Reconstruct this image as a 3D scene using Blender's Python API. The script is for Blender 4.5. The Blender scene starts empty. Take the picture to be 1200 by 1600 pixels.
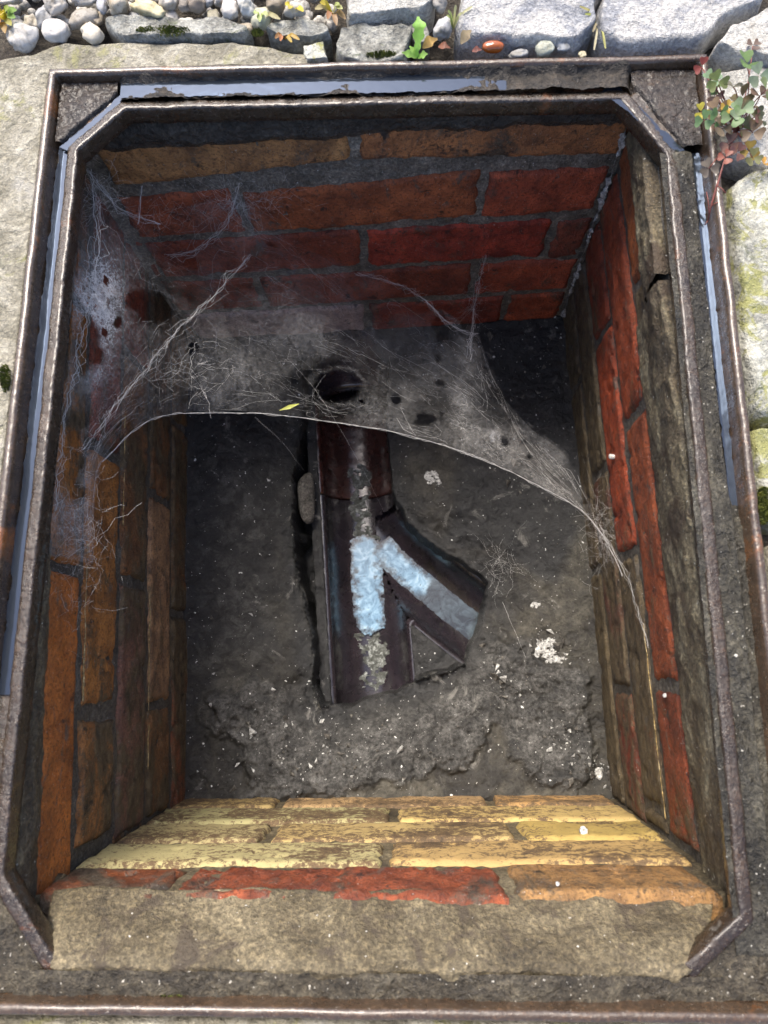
import bpy, math, random
import numpy as np
from mathutils import Matrix, Vector

random.seed(7)
rng = np.random.default_rng(11)
sc = bpy.context.scene
COL = sc.collection

# ------------------------------------------------------------------ camera
CAM_P = np.array([0.02023, -0.13179, 0.48237])
CAM_R = np.array([[0.99968123, 0.00573619, 0.02458714],
                  [-0.00056936, 0.97872261, -0.20518708],
                  [-0.02524098, 0.20510768, 0.97841389]])
FPX = 1072.75
cam_d = bpy.data.cameras.new('camera')
cam = bpy.data.objects.new('camera', cam_d)
COL.objects.link(cam)
M4 = Matrix.Identity(4)
for i in range(3):
    for j in range(3):
        M4[i][j] = CAM_R[i, j]
    M4[i][3] = CAM_P[i]
cam.matrix_world = M4
cam_d.sensor_fit = 'VERTICAL'
cam_d.sensor_height = 36.0
cam_d.lens = FPX / 1600 * 36
cam_d.clip_start = 0.01
cam_d.clip_end = 200
cam_d.dof.use_dof = True
cam_d.dof.focus_distance = 0.72
cam_d.dof.aperture_fstop = 9.0
sc.camera = cam

# ------------------------------------------------------------------ light
SUN_EL, SUN_AZ = math.radians(58), math.radians(-22)      # azimuth measured from +Y towards +X
w = bpy.data.worlds.new('World')
sc.world = w
w.use_nodes = True
nt = w.node_tree
nt.nodes.clear()
sky = nt.nodes.new('ShaderNodeTexSky')
sky.sky_type = 'NISHITA'
sky.sun_disc = False
sky.sun_elevation = SUN_EL
sky.sun_rotation = SUN_AZ
sky.air_density = 0.6
sky.ozone_density = 0.4
sky.dust_density = 3.0
bg = nt.nodes.new('ShaderNodeBackground')
bg.inputs['Strength'].default_value = 0.15
out = nt.nodes.new('ShaderNodeOutputWorld')
nt.links.new(sky.outputs[0], bg.inputs[0])
nt.links.new(bg.outputs[0], out.inputs[0])
sun_d = bpy.data.lights.new('sun', 'SUN')
sun_d.energy = 2.0
sun_d.angle = math.radians(24)
sun_d.color = (1.0, 0.93, 0.82)
sun = bpy.data.objects.new('sun', sun_d)
COL.objects.link(sun)
sdir = Vector((math.sin(SUN_AZ) * math.cos(SUN_EL), math.cos(SUN_AZ) * math.cos(SUN_EL), math.sin(SUN_EL)))
sun.rotation_euler = sdir.to_track_quat('Z', 'Y').to_euler()
vs = sc.view_settings
vs.view_transform = 'Standard'
vs.look = 'None'
vs.gamma = 1
vs.use_curve_mapping = False
vs.exposure = 1.4
sc.cycles.max_bounces = 5
sc.cycles.diffuse_bounces = 4
sc.cycles.glossy_bounces = 2
sc.cycles.transparent_max_bounces = 8
sc.cycles.adaptive_threshold = 0.02

# ------------------------------------------------------------------ helpers
def ray(u, v):
    return CAM_R @ np.array([(u - 600) / FPX, -(v - 800) / FPX, -1.0])

def at(u, v, z):
    d = ray(u, v)
    t = (z - CAM_P[2]) / d[2]
    return CAM_P + t * d

def vn(P, seed=0):
    P = np.asarray(P, float)
    i = np.floor(P).astype(np.int64)
    f = P - i
    f = f * f * (3 - 2 * f)
    def h(a):
        n = (a[..., 0] * 73856093) ^ (a[..., 1] * 19349663) ^ (a[..., 2] * 83492791) ^ (seed * 1000003 + 12345)
        n = (n ^ (n >> 13)) * 1274126177
        n = n & 0x7fffffff
        n = (n ^ (n >> 16)) & 0xffff
        return n / 32767.5 - 1
    r = 0
    for dx in (0, 1):
        for dy in (0, 1):
            for dz in (0, 1):
                wgt = (f[..., 0] if dx else 1 - f[..., 0]) * (f[..., 1] if dy else 1 - f[..., 1]) * (f[..., 2] if dz else 1 - f[..., 2])
                r = r + wgt * h(i + np.array([dx, dy, dz]))
    return r

def fbm(P, freq, octv=4, seed=0, gain=0.5):
    P = np.asarray(P, float)
    a, s, r = 1.0, 0.0, 0
    for k in range(octv):
        r = r + a * vn(P * freq * 2 ** k + k * 17.3, seed + k)
        s += a
        a *= gain
    return r / s

def sstep(a, b, x):
    t = np.clip((x - a) / (b - a), 0, 1)
    return t * t * (3 - 2 * t)

def P3(x, y, z=0.0):
    x = np.asarray(x, float)
    return np.stack([x, np.broadcast_to(np.asarray(y, float), x.shape), np.broadcast_to(np.asarray(z, float), x.shape)], -1)

WORLD = {}
def obj(name, verts, faces, mat, parent=None, smooth=True, color=None, kind=None, base=True):
    verts = np.asarray(verts, float).reshape(-1, 3)
    c = (verts.min(0) + verts.max(0)) / 2
    if base:
        c[2] = verts[:, 2].min()
    me = bpy.data.meshes.new(name)
    me.from_pydata((verts - c).tolist(), [], faces if isinstance(faces, list) else faces.tolist())
    if smooth:
        me.polygons.foreach_set('use_smooth', [True] * len(me.polygons))
    me.update()
    me.materials.append(mat)
    o = bpy.data.objects.new(name, me)
    COL.objects.link(o)
    if parent is not None:
        o.parent = parent
        o.location = Vector(c) - WORLD[parent.name]
    else:
        o.location = Vector(c)
    WORLD[o.name] = Vector(c)
    if color is not None:
        o.color = color
    if kind:
        o['kind'] = kind
    return o

def thing(name, loc, label, cat, group=None):
    o = bpy.data.objects.new(name, None)
    COL.objects.link(o)
    o.empty_display_size = 0.02
    o.location = Vector(loc)
    WORLD[o.name] = Vector(loc)
    return tag(o, label, cat, group)

def tag(o, label=None, cat=None, group=None, kind=None):
    if label: o['label'] = label
    if cat: o['category'] = cat
    if group: o['group'] = group
    kind = kind or ('structure' if cat == 'water' else 'thing' if cat else None)
    if kind: o['kind'] = kind
    return o

def grid_faces(n, m, wrap_n=False, off=0, flip=False):
    i, j = np.meshgrid(np.arange(n if wrap_n else n - 1), np.arange(m - 1), indexing='ij')
    i2 = (i + 1) % n
    q = np.stack([i * m + j, i2 * m + j, i2 * m + j + 1, i * m + j + 1], -1).reshape(-1, 4) + off
    if flip:
        q = q[:, ::-1]
    return q

def inset(poly, d):
    """offset a CCW polygon inwards by d"""
    n = len(poly)
    L = []
    for i in range(n):
        a, b = np.array(poly[i]), np.array(poly[(i + 1) % n])
        t = (b - a) / np.linalg.norm(b - a)
        nn = np.array([-t[1], t[0]])
        L.append((a + nn * d, t))
    R_ = []
    for i in range(n):
        p, t = L[i - 1]
        q, s = L[i]
        k = np.linalg.solve(np.array([t, -s]).T, q - p)
        R_.append(p + t * k[0])
    return R_

def sweep_poly(poly, prof, step, amp=0.0, freq=200, seed=0, amp2=0.0):
    """sweep profile [(inset, z)] round a closed polygon, roughened"""
    n = len(poly)
    cols = []
    counts = [max(2, int(np.linalg.norm(np.array(poly[(i + 1) % n]) - np.array(poly[i])) / step)) for i in range(n)]
    for d, z in prof:
        pp = inset(poly, d) if abs(d) > 1e-9 else [np.array(p) for p in poly]
        ring = []
        for i in range(n):
            a, b = pp[i], pp[(i + 1) % n]
            for k in range(counts[i]):
                p = a + (b - a) * k / counts[i]
                ring.append((p[0], p[1], z))
        cols.append(ring)
    V = np.array(cols).transpose(1, 0, 2).reshape(-1, 3)
    m = len(prof)
    if amp:
        N = np.stack([fbm(V, freq, 3, seed), fbm(V, freq, 3, seed + 31), fbm(V, freq, 3, seed + 57)], -1)
        V = V + N * amp
    if amp2:
        N = np.stack([fbm(V, freq / 7, 2, seed + 3), fbm(V, freq / 7, 2, seed + 34), fbm(V, freq / 7, 2, seed + 58)], -1)
        V = V + N * amp2
    return V, grid_faces(sum(counts), m, True)

def tube(pts, r, sides=5, closed_ends=True):
    pts = np.asarray(pts, float)
    n = len(pts)
    r = np.broadcast_to(np.asarray(r, float), (n,))
    V = []
    T = np.gradient(pts, axis=0)
    for i in range(n):
        t = T[i] / (np.linalg.norm(T[i]) + 1e-12)
        a = np.cross(t, [0.13, 0.21, 0.97])
        a /= np.linalg.norm(a) + 1e-12
        b = np.cross(t, a)
        for k in range(sides):
            an = 2 * math.pi * k / sides
            V.append(pts[i] + r[i] * (math.cos(an) * a + math.sin(an) * b))
    F = []
    for i in range(n - 1):
        for k in range(sides):
            F.append([i * sides + k, i * sides + (k + 1) % sides, (i + 1) * sides + (k + 1) % sides, (i + 1) * sides + k])
    if closed_ends:
        F.append(list(range(sides))[::-1])
        F.append([(n - 1) * sides + k for k in range(sides)])
    return V, F

class Acc:
    def __init__(s): s.V, s.F, s.n = [], [], 0
    def add(s, V, F):
        V = [list(map(float, p)) for p in V]
        s.F += [[i + s.n for i in f] for f in F]
        s.V += V
        s.n += len(V)

# ------------------------------------------------------------------ materials
class Mat:
    def __init__(s, name):
        s.m = bpy.data.materials.new(name)
        s.m.use_nodes = True
        s.t = s.m.node_tree
        s.b = s.t.nodes['Principled BSDF']
        s.o = s.t.nodes['Material Output']
        s.pos = s.t.nodes.new('ShaderNodeNewGeometry').outputs['Position']
    def lk(s, a, b): s.t.links.new(a, b)
    def put(s, sock, v):
        if isinstance(v, bpy.types.NodeSocket): s.lk(v, sock)
        elif isinstance(v, (tuple, list)) and len(v) == 3 and sock.type == 'RGBA': sock.default_value = (*v, 1)
        else: sock.default_value = v
    def vec(s, sx=1, sy=1, sz=1, off=0):
        n = s.t.nodes.new('ShaderNodeMapping')
        n.inputs['Scale'].default_value = (sx, sy, sz)
        n.inputs['Location'].default_value = (off, off * 1.7, off * .6)
        s.lk(s.pos, n.inputs[0])
        return n.outputs[0]
    def noise(s, scale, detail=5, rough=.6, dist=0, vec=None, lac=2):
        n = s.t.nodes.new('ShaderNodeTexNoise')
        n.inputs['Scale'].default_value = scale
        n.inputs['Detail'].default_value = detail
        n.inputs['Roughness'].default_value = rough
        n.inputs['Distortion'].default_value = dist
        n.inputs['Lacunarity'].default_value = lac
        s.lk(vec or s.pos, n.inputs['Vector'])
        return n.outputs['Fac']
    def vor(s, scale, feat='F1', vec=None, rnd=1):
        n = s.t.nodes.new('ShaderNodeTexVoronoi')
        n.feature = feat
        n.inputs['Scale'].default_value = scale
        n.inputs['Randomness'].default_value = rnd
        s.lk(vec or s.pos, n.inputs['Vector'])
        return n.outputs['Distance']
    def ramp(s, fac, *stops):
        n = s.t.nodes.new('ShaderNodeValToRGB')
        e = n.color_ramp.elements
        while len(e) < len(stops): e.new(0.5)
        for k, (p, c) in enumerate(stops):
            e[k].position = p
            e[k].color = (c, c, c, 1) if not isinstance(c, (tuple, list)) else (*c, 1)
        s.lk(fac, n.inputs[0])
        return n.outputs[0]
    def mix(s, fac, a, b, mode='MIX'):
        n = s.t.nodes.new('ShaderNodeMix')
        n.data_type = 'RGBA'
        n.blend_type = mode
        s.put(n.inputs[0], fac)
        s.put(n.inputs[6], a)
        s.put(n.inputs[7], b)
        return n.outputs[2]
    def math(s, op, a, b=0.0, clamp=False):
        n = s.t.nodes.new('ShaderNodeMath')
        n.operation = op
        n.use_clamp = clamp
        s.put(n.inputs[0], a)
        s.put(n.inputs[1], b)
        return n.outputs[0]
    def bump(s, h, strength=.5, dist=.002, prev=None):
        n = s.t.nodes.new('ShaderNodeBump')
        n.inputs['Strength'].default_value = strength
        n.inputs['Distance'].default_value = dist
        s.lk(h, n.inputs['Height'])
        if prev: s.lk(prev, n.inputs['Normal'])
        return n.outputs[0]
    def info(s, what='Color'):
        n = s.t.nodes.new('ShaderNodeObjectInfo')
        return n.outputs[what]
    def attr(s, name):
        n = s.t.nodes.new('ShaderNodeAttribute')
        n.attribute_name = name
        return n.outputs['Fac']
    def set(s, **k):
        for a, v in k.items():
            s.put(s.b.inputs[{'col': 'Base Color', 'rough': 'Roughness', 'nor': 'Normal', 'spec': 'Specular IOR Level', 'ior': 'IOR', 'metal': 'Metallic',
                              'coat': 'Coat Weight', 'coatr': 'Coat Roughness', 'alpha': 'Alpha', 'sss': 'Subsurface Weight', 'trans': 'Transmission Weight'}[a]], v)
        return s.m

def mat_brick(name, stretch=(1, 1, 1), dirt=(.05, .04, .027), gloss=.5, smear=(.16, .14, .11)):
    m = Mat(name)
    c = m.info('Color')
    al = m.info('Alpha')
    var = m.ramp(m.noise(34, 5, .7, .4), (.34, 0), (.66, 1))
    col = m.mix(var, m.mix(1, c, (.42, .38, .4), 'MULTIPLY'), m.mix(1, c, (1.2, 1.12, 1.0), 'MULTIPLY'))
    grit = m.noise(330, 4, .75)
    col = m.mix(m.ramp(grit, (.5, 0), (.62, .75)), col, m.mix(1, c, (.22, .2, .22), 'MULTIPLY'))
    st = m.ramp(m.noise(17, 6, .7, .7, m.vec(*stretch, 3.1)), (.3, 0), (.7, 1))
    msk = m.math('ADD', m.math('MULTIPLY', m.math('SUBTRACT', al, .5), 2.4), st)
    msk = m.ramp(m.math('ADD', msk, m.math('MULTIPLY', m.math('SUBTRACT', grit, .5), .5)), (.42, 0), (.72, .95))
    dcol = m.mix(m.ramp(m.noise(110, 5, .75, 0, m.vec(*stretch, 1)), (.35, 0), (.65, 1)), tuple(.45 * x for x in dirt), tuple(2.6 * x for x in dirt))
    col = m.mix(msk, col, dcol)
    sm = m.ramp(m.noise(42, 6, .72, .5, m.vec(*stretch, 11)), (.585, 0), (.66, .8))
    col = m.mix(sm, col, m.mix(grit, smear, tuple(.3 * x for x in smear)))
    bl = m.ramp(m.noise(60, 5, .7, .3, m.vec(1, 1, 1, 13)), (.6, 0), (.67, .85))
    col = m.mix(bl, col, (.014, .012, .011))
    sp = m.ramp(m.noise(520, 2, .5, 0, m.vec(1, 1, 1, 9)), (.69, 0), (.73, 1))
    col = m.mix(m.math('MULTIPLY', sp, .6), col, (.55, .52, .47))
    h = m.math('ADD', grit, m.math('MULTIPLY', st, .7))
    m.set(col=col, rough=m.ramp(m.noise(60, 3, .6), (.3, gloss - .14), (.75, gloss + .3)), nor=m.bump(h, .9, .003))
    return m.m

BRICK = mat_brick('brick', (1, 1, .6))
BRICK_SIDE = mat_brick('brick_side', (1.2, .6, 1.2), (.06, .045, .024))
def mat_yellow():
    m = Mat('brick_buff')
    c = m.info('Color')
    al = m.info('Alpha')
    a = m.noise(150, 6, .8, .3, m.vec(.9, 1, 1.1))
    b = m.noise(14, 5, .6, .3, m.vec(.6, 1, 1, 5))
    k = m.math('ADD', m.math('MULTIPLY', a, .75), m.math('MULTIPLY', b, .5))
    k = m.math('SUBTRACT', k, m.math('SUBTRACT', al, .525))
    col = m.ramp(k, (.42, (.035, .026, .016)), (.52, (.13, .085, .04)), (.585, 0.5), (.8, 1))
    col = m.mix(m.ramp(k, (.57, 0), (.615, 1)), m.ramp(k, (.40, (.03, .022, .014)), (.54, (.14, .09, .045))), m.mix(m.noise(40, 5, .6), m.mix(1, c, (.75, .7, .6), 'MULTIPLY'), m.mix(1, c, (1.25, 1.2, 1.1), 'MULTIPLY')))
    dots = m.ramp(m.noise(260, 4, .6, 0, m.vec(1, 1, 1, 4)), (.66, 0), (.7, 1))
    col = m.mix(m.math('MULTIPLY', dots, .8), col, (.03, .022, .015))
    m.set(col=col, rough=.72, nor=m.bump(m.math('ADD', k, m.math('MULTIPLY', m.noise(350, 4, .7), .3)), .8, .0025))
    return m.m
BUFF = mat_yellow()

def mat_rock(name, stops, freq=30, rough=.75, bump=.6, bd=.002, speck=None, lichen=None, fine=320, wet=None, streak=(1, 1, 1), dark=.75, grain=1.0):
    m = Mat(name)
    n1 = m.noise(freq, 6, .72, .5, m.vec(*streak))
    col = m.ramp(n1, *stops)
    f = m.noise(fine, 4, .75)
    col = m.mix(m.ramp(f, (.36, dark), (.56, 0)), col, m.mix(1, col, (.22, .21, .2), 'MULTIPLY'))
    col = m.mix(m.ramp(f, (.54, 0), (.7, .8 * grain)), col, m.mix(1, col, (2.0, 1.95, 1.85), 'MULTIPLY'))
    if lichen:
        for k, (lc, sc_, th) in enumerate(lichen):
            lm = m.ramp(m.noise(sc_, 6, .74, .8, m.vec(1, 1, 1, 7 + 3 * k)), (th, 0), (th + .07, 1))
            col = m.mix(m.math('MULTIPLY', lm, .85), col, m.mix(f, lc, tuple(x * .4 for x in lc)))
    if speck:
        s1 = m.ramp(m.noise(speck[1], 2, .55, 0, m.vec(1, 1, 1, 2)), (speck[2] - .03, 0), (speck[2], 1))
        col = m.mix(s1, col, speck[0])
    r = rough
    if wet:
        r = m.ramp(m.noise(45, 4, .6, 0, m.vec(1, 1, 1, 1)), (.4, wet), (.6, rough))
    h = m.math('ADD', m.math('MULTIPLY', n1, .8), m.math('ADD', m.noise(fine * .4, 4, .75), m.math('MULTIPLY', f, .45)))
    m.set(col=col, rough=r, nor=m.bump(h, min(1, bump * 1.3), bd * 1.8))
    return m.m

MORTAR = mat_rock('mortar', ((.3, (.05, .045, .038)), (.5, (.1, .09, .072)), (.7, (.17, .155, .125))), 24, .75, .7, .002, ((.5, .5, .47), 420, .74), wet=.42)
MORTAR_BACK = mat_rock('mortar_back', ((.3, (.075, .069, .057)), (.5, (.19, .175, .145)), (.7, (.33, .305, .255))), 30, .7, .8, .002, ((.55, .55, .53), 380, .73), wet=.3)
HAUNCH = mat_rock('bedding_mortar', ((.3, (.03, .023, .014)), (.46, (.105, .083, .046)), (.68, (.23, .19, .115))), 12, .7, .7, .0022, ((.6, .58, .52), 330, .76), lichen=[((.08, .06, .04), 26, .55), ((.03, .025, .02), 60, .62)])
HAUNCH_SIDE = mat_rock('bedding_mortar_side', ((.3, (.035, .026, .016)), (.48, (.1, .078, .046)), (.58, (.18, .15, .09)), (.7, (.34, .3, .2))), 26, .75, .8, .0025, ((.6, .58, .5), 330, .74), streak=(1, .45, 1), wet=.45, lichen=[((.07, .045, .026), 18, .54), ((.42, .4, .26), 24, .63)])
HAUNCH_WET = mat_rock('bedding_mortar_wet', ((.3, (.025, .022, .018)), (.5, (.06, .052, .042)), (.72, (.12, .105, .085))), 35, .5, .9, .003, wet=.15)
def mat_floor():
    m = Mat('concrete_floor')
    f = m.noise(300, 4, .78)
    mid = m.noise(55, 6, .75, .6)
    big = m.noise(8, 6, .7, .6)
    smooth = m.ramp(big, (.34, (.013, .012, .010)), (.48, (.034, .031, .025)), (.62, (.085, .078, .06)))
    smooth = m.mix(m.ramp(mid, (.42, .8), (.56, 0)), smooth, m.mix(1, smooth, (.35, .34, .34), 'MULTIPLY'))
    grit = m.ramp(m.math('ADD', m.math('MULTIPLY', mid, .6), m.math('MULTIPLY', f, .4)), (.4, (.010, .010, .0095)), (.5, (.04, .0385, .035)), (.6, (.1, .097, .09)), (.72, (.26, .255, .245)))
    slime = m.ramp(m.math('ADD', m.math('MULTIPLY', mid, .5), m.math('MULTIPLY', big, .5)), (.4, (.005, .0055, .006)), (.54, (.019, .019, .019)), (.66, (.075, .075, .072)))
    col = m.mix(m.attr('grit'), smooth, grit)
    col = m.mix(m.attr('slime'), col, slime)
    col = m.mix(m.ramp(f, (.36, .7), (.5, 0)), col, m.mix(1, col, (.3, .29, .28), 'MULTIPLY'))
    pale = m.ramp(m.noise(26, 6, .72, .8, m.vec(1, 1, 1, 5)), (.6, 0), (.68, .7))
    col = m.mix(pale, col, m.mix(f, (.3, .29, .26), (.1, .095, .085)))
    for sc_, th, o_ in ((300, .725, 2), (120, .735, 5)):
        sp = m.ramp(m.noise(sc_, 2, .55, 0, m.vec(1, 1, 1, o_)), (th, 0), (th + .02, 1))
        col = m.mix(sp, col, (.66, .66, .63))
    h = m.math('ADD', m.math('MULTIPLY', mid, 1.2), m.math('MULTIPLY', f, .6))
    m.set(col=col, rough=m.ramp(big, (.4, .3), (.6, .65)), nor=m.bump(h, .9, .003))
    return m.m
FLOOR = mat_floor()
RUBBLE = mat_rock('rubble', ((.3, (.05, .046, .04)), (.55, (.12, .11, .095)), (.75, (.24, .23, .2))), 40, .85, .8, .002)
SLAB = mat_rock('sandstone', ((.3, (.13, .12, .085)), (.45, (.27, .25, .19)), (.6, (.42, .395, .32)), (.72, (.55, .53, .45))), 34, .85, .9, .003, lichen=[((.36, .35, .16), 16, .54), ((.2, .19, .14), 60, .58), ((.5, .48, .42), 12, .58)], fine=300, dark=.45, grain=.35)
PALE = mat_rock('limestone', ((.3, (.28, .27, .24)), (.5, (.5, .49, .45)), (.72, (.66, .65, .61))), 26, .85, .9, .003, lichen=[((.3, .26, .2), 30, .62)], fine=350, dark=.45, grain=.35)
SLATE = mat_rock('slate', ((.28, (.14, .155, .19)), (.42, (.32, .33, .35)), (.5, (.5, .49, .47)), (.75, (.66, .65, .61))), 22, .7, .9, .0035, lichen=[((.1, .12, .17), 40, .63)], fine=300, dark=.45, grain=.35)
MOSSY = mat_rock('mossy_stone', ((.3, (.15, .15, .13)), (.5, (.42, .42, .36)), (.72, (.68, .68, .6))), 26, .85, 1, .003, lichen=[((.36, .36, .1), 28, .5), ((.09, .11, .025), 38, .6)], fine=300, dark=.45, grain=.35)
DARKSTONE = mat_rock('dark_stone', ((.3, (.07, .07, .06)), (.5, (.27, .27, .24)), (.72, (.55, .55, .5))), 45, .8, 1, .003, lichen=[((.1, .13, .04), 40, .6)], fine=300, dark=.45, grain=.35)
SOIL = mat_rock('soil', ((.3, (.02, .016, .012)), (.55, (.06, .05, .038)), (.75, (.14, .12, .09))), 70, .9, 1, .003)
LIME = mat_rock('lime_crust', ((.3, (.22, .22, .21)), (.5, (.46, .46, .44)), (.7, (.66, .66, .63))), 120, .85, .8, .0015)

def mat_iron(name, a, b, rust, r0, r1, rth=.6, bmp=.8, fine=330, bd=.0018, coat=.5):
    m = Mat(name)
    n = m.noise(40, 6, .75)
    col = m.ramp(n, (.3, a), (.7, b))
    rm = m.ramp(m.noise(16, 5, .7, .4, m.vec(1, 1, 1, 6)), (rth, 0), (rth + .08, 1))
    f = m.noise(fine, 4, .75)
    col = m.mix(m.math('MULTIPLY', rm, .8), col, m.mix(f, rust, tuple(x * .3 for x in rust)))
    col = m.mix(m.ramp(f, (.52, 0), (.68, .7)), col, m.mix(1, col, (2.6, 2.3, 2.0), 'MULTIPLY'))
    g = m.ramp(m.noise(fine * 1.7, 2, .6, 0, m.vec(1, 1, 1, 8)), (.68, 0), (.72, 1))
    col = m.mix(m.math('MULTIPLY', g, .6), col, (.4, .36, .3))
    rr = m.ramp(m.noise(70, 4, .7), (.36, r0), (.62, r1))
    h = m.math('ADD', f, m.math('MULTIPLY', m.noise(130, 4, .7), 1.4))
    m.set(col=col, rough=rr, nor=m.bump(h, bmp, bd), spec=.6, coat=coat, coatr=.1)
    return m.m
IRON = mat_iron('wet_cast_iron', (.012, .008, .005), (.05, .032, .019), (.2, .07, .02), .12, .4, .64, .7, coat=.45)
IRON_RIM = mat_iron('worn_rim_iron', (.03, .019, .012), (.075, .049, .03), (.28, .1, .022), .16, .4, .585, .35)
IRON_PLATE = mat_iron('pitted_corner_iron', (.012, .009, .007), (.045, .033, .024), (.16, .05, .012), .2, .5, .7, 1.0, 200, .003, coat=.12)
DIRT = mat_rock('channel_dirt', ((.3, (.022, .018, .012)), (.5, (.06, .05, .034)), (.72, (.15, .13, .09))), 40, .8, 1, .003, ((.5, .47, .4), 330, .72), lichen=[((.09, .12, .02), 14, .66)], wet=.3)
GREYBED = mat_rock('channel_seal', ((.3, (.014, .013, .010)), (.5, (.042, .038, .028)), (.72, (.13, .12, .09))), 45, .6, .9, .003, ((.5, .48, .42), 330, .72), wet=.2, streak=(1, .5, 1))

GROOVE = mat_rock('groove_grime', ((.3, (.012, .010, .008)), (.5, (.03, .024, .018)), (.72, (.075, .06, .045))), 50, .6, .8, .002, wet=.3)

def mat_water(name, base, fac, tint, sky_film=None):
    m = Mat(name)
    m.set(col=base, rough=.04, spec=.5, ior=1.4)
    g = m.t.nodes.new('ShaderNodeBsdfGlossy')
    g.inputs['Roughness'].default_value = .06
    g.inputs['Color'].default_value = (*tint, 1)
    mx = m.t.nodes.new('ShaderNodeMixShader')
    bm = m.bump(m.noise(60, 2, .5), .12, .001)
    m.lk(bm, g.inputs['Normal'])
    m.lk(bm, m.b.inputs['Normal'])
    if sky_film:
        n = m.noise(90, 7, .72, .6)
        m.lk(m.mix(m.ramp(n, (.38, 0), (.6, 1)), base, sky_film), m.b.inputs['Base Color'])
        dd = m.ramp(m.noise(260, 3, .6, 0, m.vec(1, 1, 1, 4)), (.64, 1), (.68, .05))
        m.lk(m.mix(dd, (.02, .02, .02), m.mix(m.ramp(n, (.38, 0), (.6, 1)), base, sky_film)), m.b.inputs['Base Color'])
    mx.inputs[0].default_value = fac
    m.lk(m.b.outputs[0], mx.inputs[1])
    m.lk(g.outputs[0], mx.inputs[2])
    m.lk(mx.outputs[0], m.o.inputs['Surface'])
    return m.m
WATER = mat_water('sky_tinted_water', (.02, .024, .03), .05, (.25, .5, 1))  # extra gloss tinted blue, standing in for the reflected blue sky
def mat_sky_scum():
    m = Mat('painted_sky_scum')  # scum colour with the sky's pale blue reflection painted in
    fm = m.attr('sky_film')
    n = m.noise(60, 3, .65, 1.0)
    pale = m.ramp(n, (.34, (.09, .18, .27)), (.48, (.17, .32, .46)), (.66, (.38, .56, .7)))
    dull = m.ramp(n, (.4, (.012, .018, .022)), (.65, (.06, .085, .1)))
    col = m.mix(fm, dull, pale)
    dd = m.ramp(m.noise(200, 3, .6, 0, m.vec(1, 1, 1, 4)), (.65, 0), (.7, .9))
    col = m.mix(dd, col, (.02, .03, .035))
    m.set(col=col, rough=.16, spec=.9, nor=m.bump(n, .03, .0006))
    return m.m
SKY_SCUM = mat_sky_scum()

def mat_clay(name, a, b):
    m = Mat(name)
    n = m.noise(30, 7, .7, .3)
    col = m.ramp(n, (.3, a), (.7, b))
    s1 = m.ramp(m.noise(85, 7, .75, .4, m.vec(1, .6, 1, 5)), (.57, 0), (.63, 1))
    col = m.mix(m.math('MULTIPLY', s1, .45), col, (.045, .042, .038))
    m.set(col=col, rough=m.ramp(m.noise(70, 4, .6), (.3, .16), (.7, .38)), nor=m.bump(m.noise(140, 4, .65), .3, .0012), coat=.9, coatr=.16)
    return m.m
CLAY = mat_clay('glazed_clay', (.007, .006, .008), (.026, .019, .024))
CLAY_RED = mat_clay('red_clay', (.018, .007, .006), (.06, .02, .015))
def mat_silt():
    m = Mat('limescale_silt')
    n = m.noise(130, 8, .75, .5)
    m.set(col=m.ramp(n, (.42, (.03, .033, .026)), (.53, (.09, .095, .085)), (.64, (.34, .36, .34))), rough=.7, nor=m.bump(n, .8, .0015))
    return m.m
SILT = mat_silt()

def mat_pebble():
    m = Mat('pebble')
    c = m.info('Color')
    al = m.info('Alpha')
    n = m.noise(70, 6, .65, .3)
    col = m.mix(m.ramp(n, (.3, 0), (.7, 1)), m.mix(1, c, (.62, .62, .64), 'MULTIPLY'), c)
    s = m.ramp(m.noise(300, 4, .7), (.56, 0), (.66, 1))
    col = m.mix(m.math('MULTIPLY', s, m.math('SUBTRACT', 1.0, al)), col, (.12, .11, .1))
    gr = m.ramp(m.noise(38, 6, .72, .6, m.vec(1, 1, 1, 3)), (.5, 0), (.64, .75))
    col = m.mix(gr, col, m.mix(1, c, (.42, .38, .3), 'MULTIPLY'))
    m.set(col=col, rough=.62, nor=m.bump(m.noise(160, 5, .75), .6, .002))
    return m.m
PEBBLE = mat_pebble()
def mat_gloss(name, col, r=.15):
    m = Mat(name)
    n = m.noise(90, 4, .6)
    m.set(col=m.mix(n, col, tuple(x * .35 for x in col)), rough=r, coat=.6)
    return m.m
AMBER = mat_gloss('amber_pebble', (.45, .11, .015))
WHITE = mat_rock('white_shell', ((.3, (.4, .39, .36)), (.6, (.6, .59, .56)), (.8, (.7, .7, .68))), 90, .6, .3, .001)

def mat_leaf(name='leaf', rough=.5):
    m = Mat(name)
    c = m.info('Color')
    n = m.noise(140, 5, .65, .3)
    m.set(col=m.mix(m.ramp(n, (.3, 0), (.7, 1)), m.mix(1, c, (.55, .5, .5), 'MULTIPLY'), m.mix(1, c, (1.2, 1.15, 1.0), 'MULTIPLY')), rough=rough, nor=m.bump(n, .3, .0008))
    tr = m.t.nodes.new('ShaderNodeBsdfTranslucent')
    m.lk(m.mix(1, c, (1.3, 1.3, .8), 'MULTIPLY'), tr.inputs[0])
    mx = m.t.nodes.new('ShaderNodeMixShader')
    mx.inputs[0].default_value = .3
    m.lk(m.b.outputs[0], mx.inputs[1])
    m.lk(tr.outputs[0], mx.inputs[2])
    m.lk(mx.outputs[0], m.o.inputs['Surface'])
    return m.m
LEAF = mat_leaf()
def mat_moss():
    m = Mat('moss')
    n = m.noise(160, 5, .65)
    m.set(col=m.ramp(n, (.3, (.035, .045, .008)), (.55, (.14, .16, .025)), (.75, (.33, .32, .05))), rough=.9)
    return m.m
MOSS = mat_moss()

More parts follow.
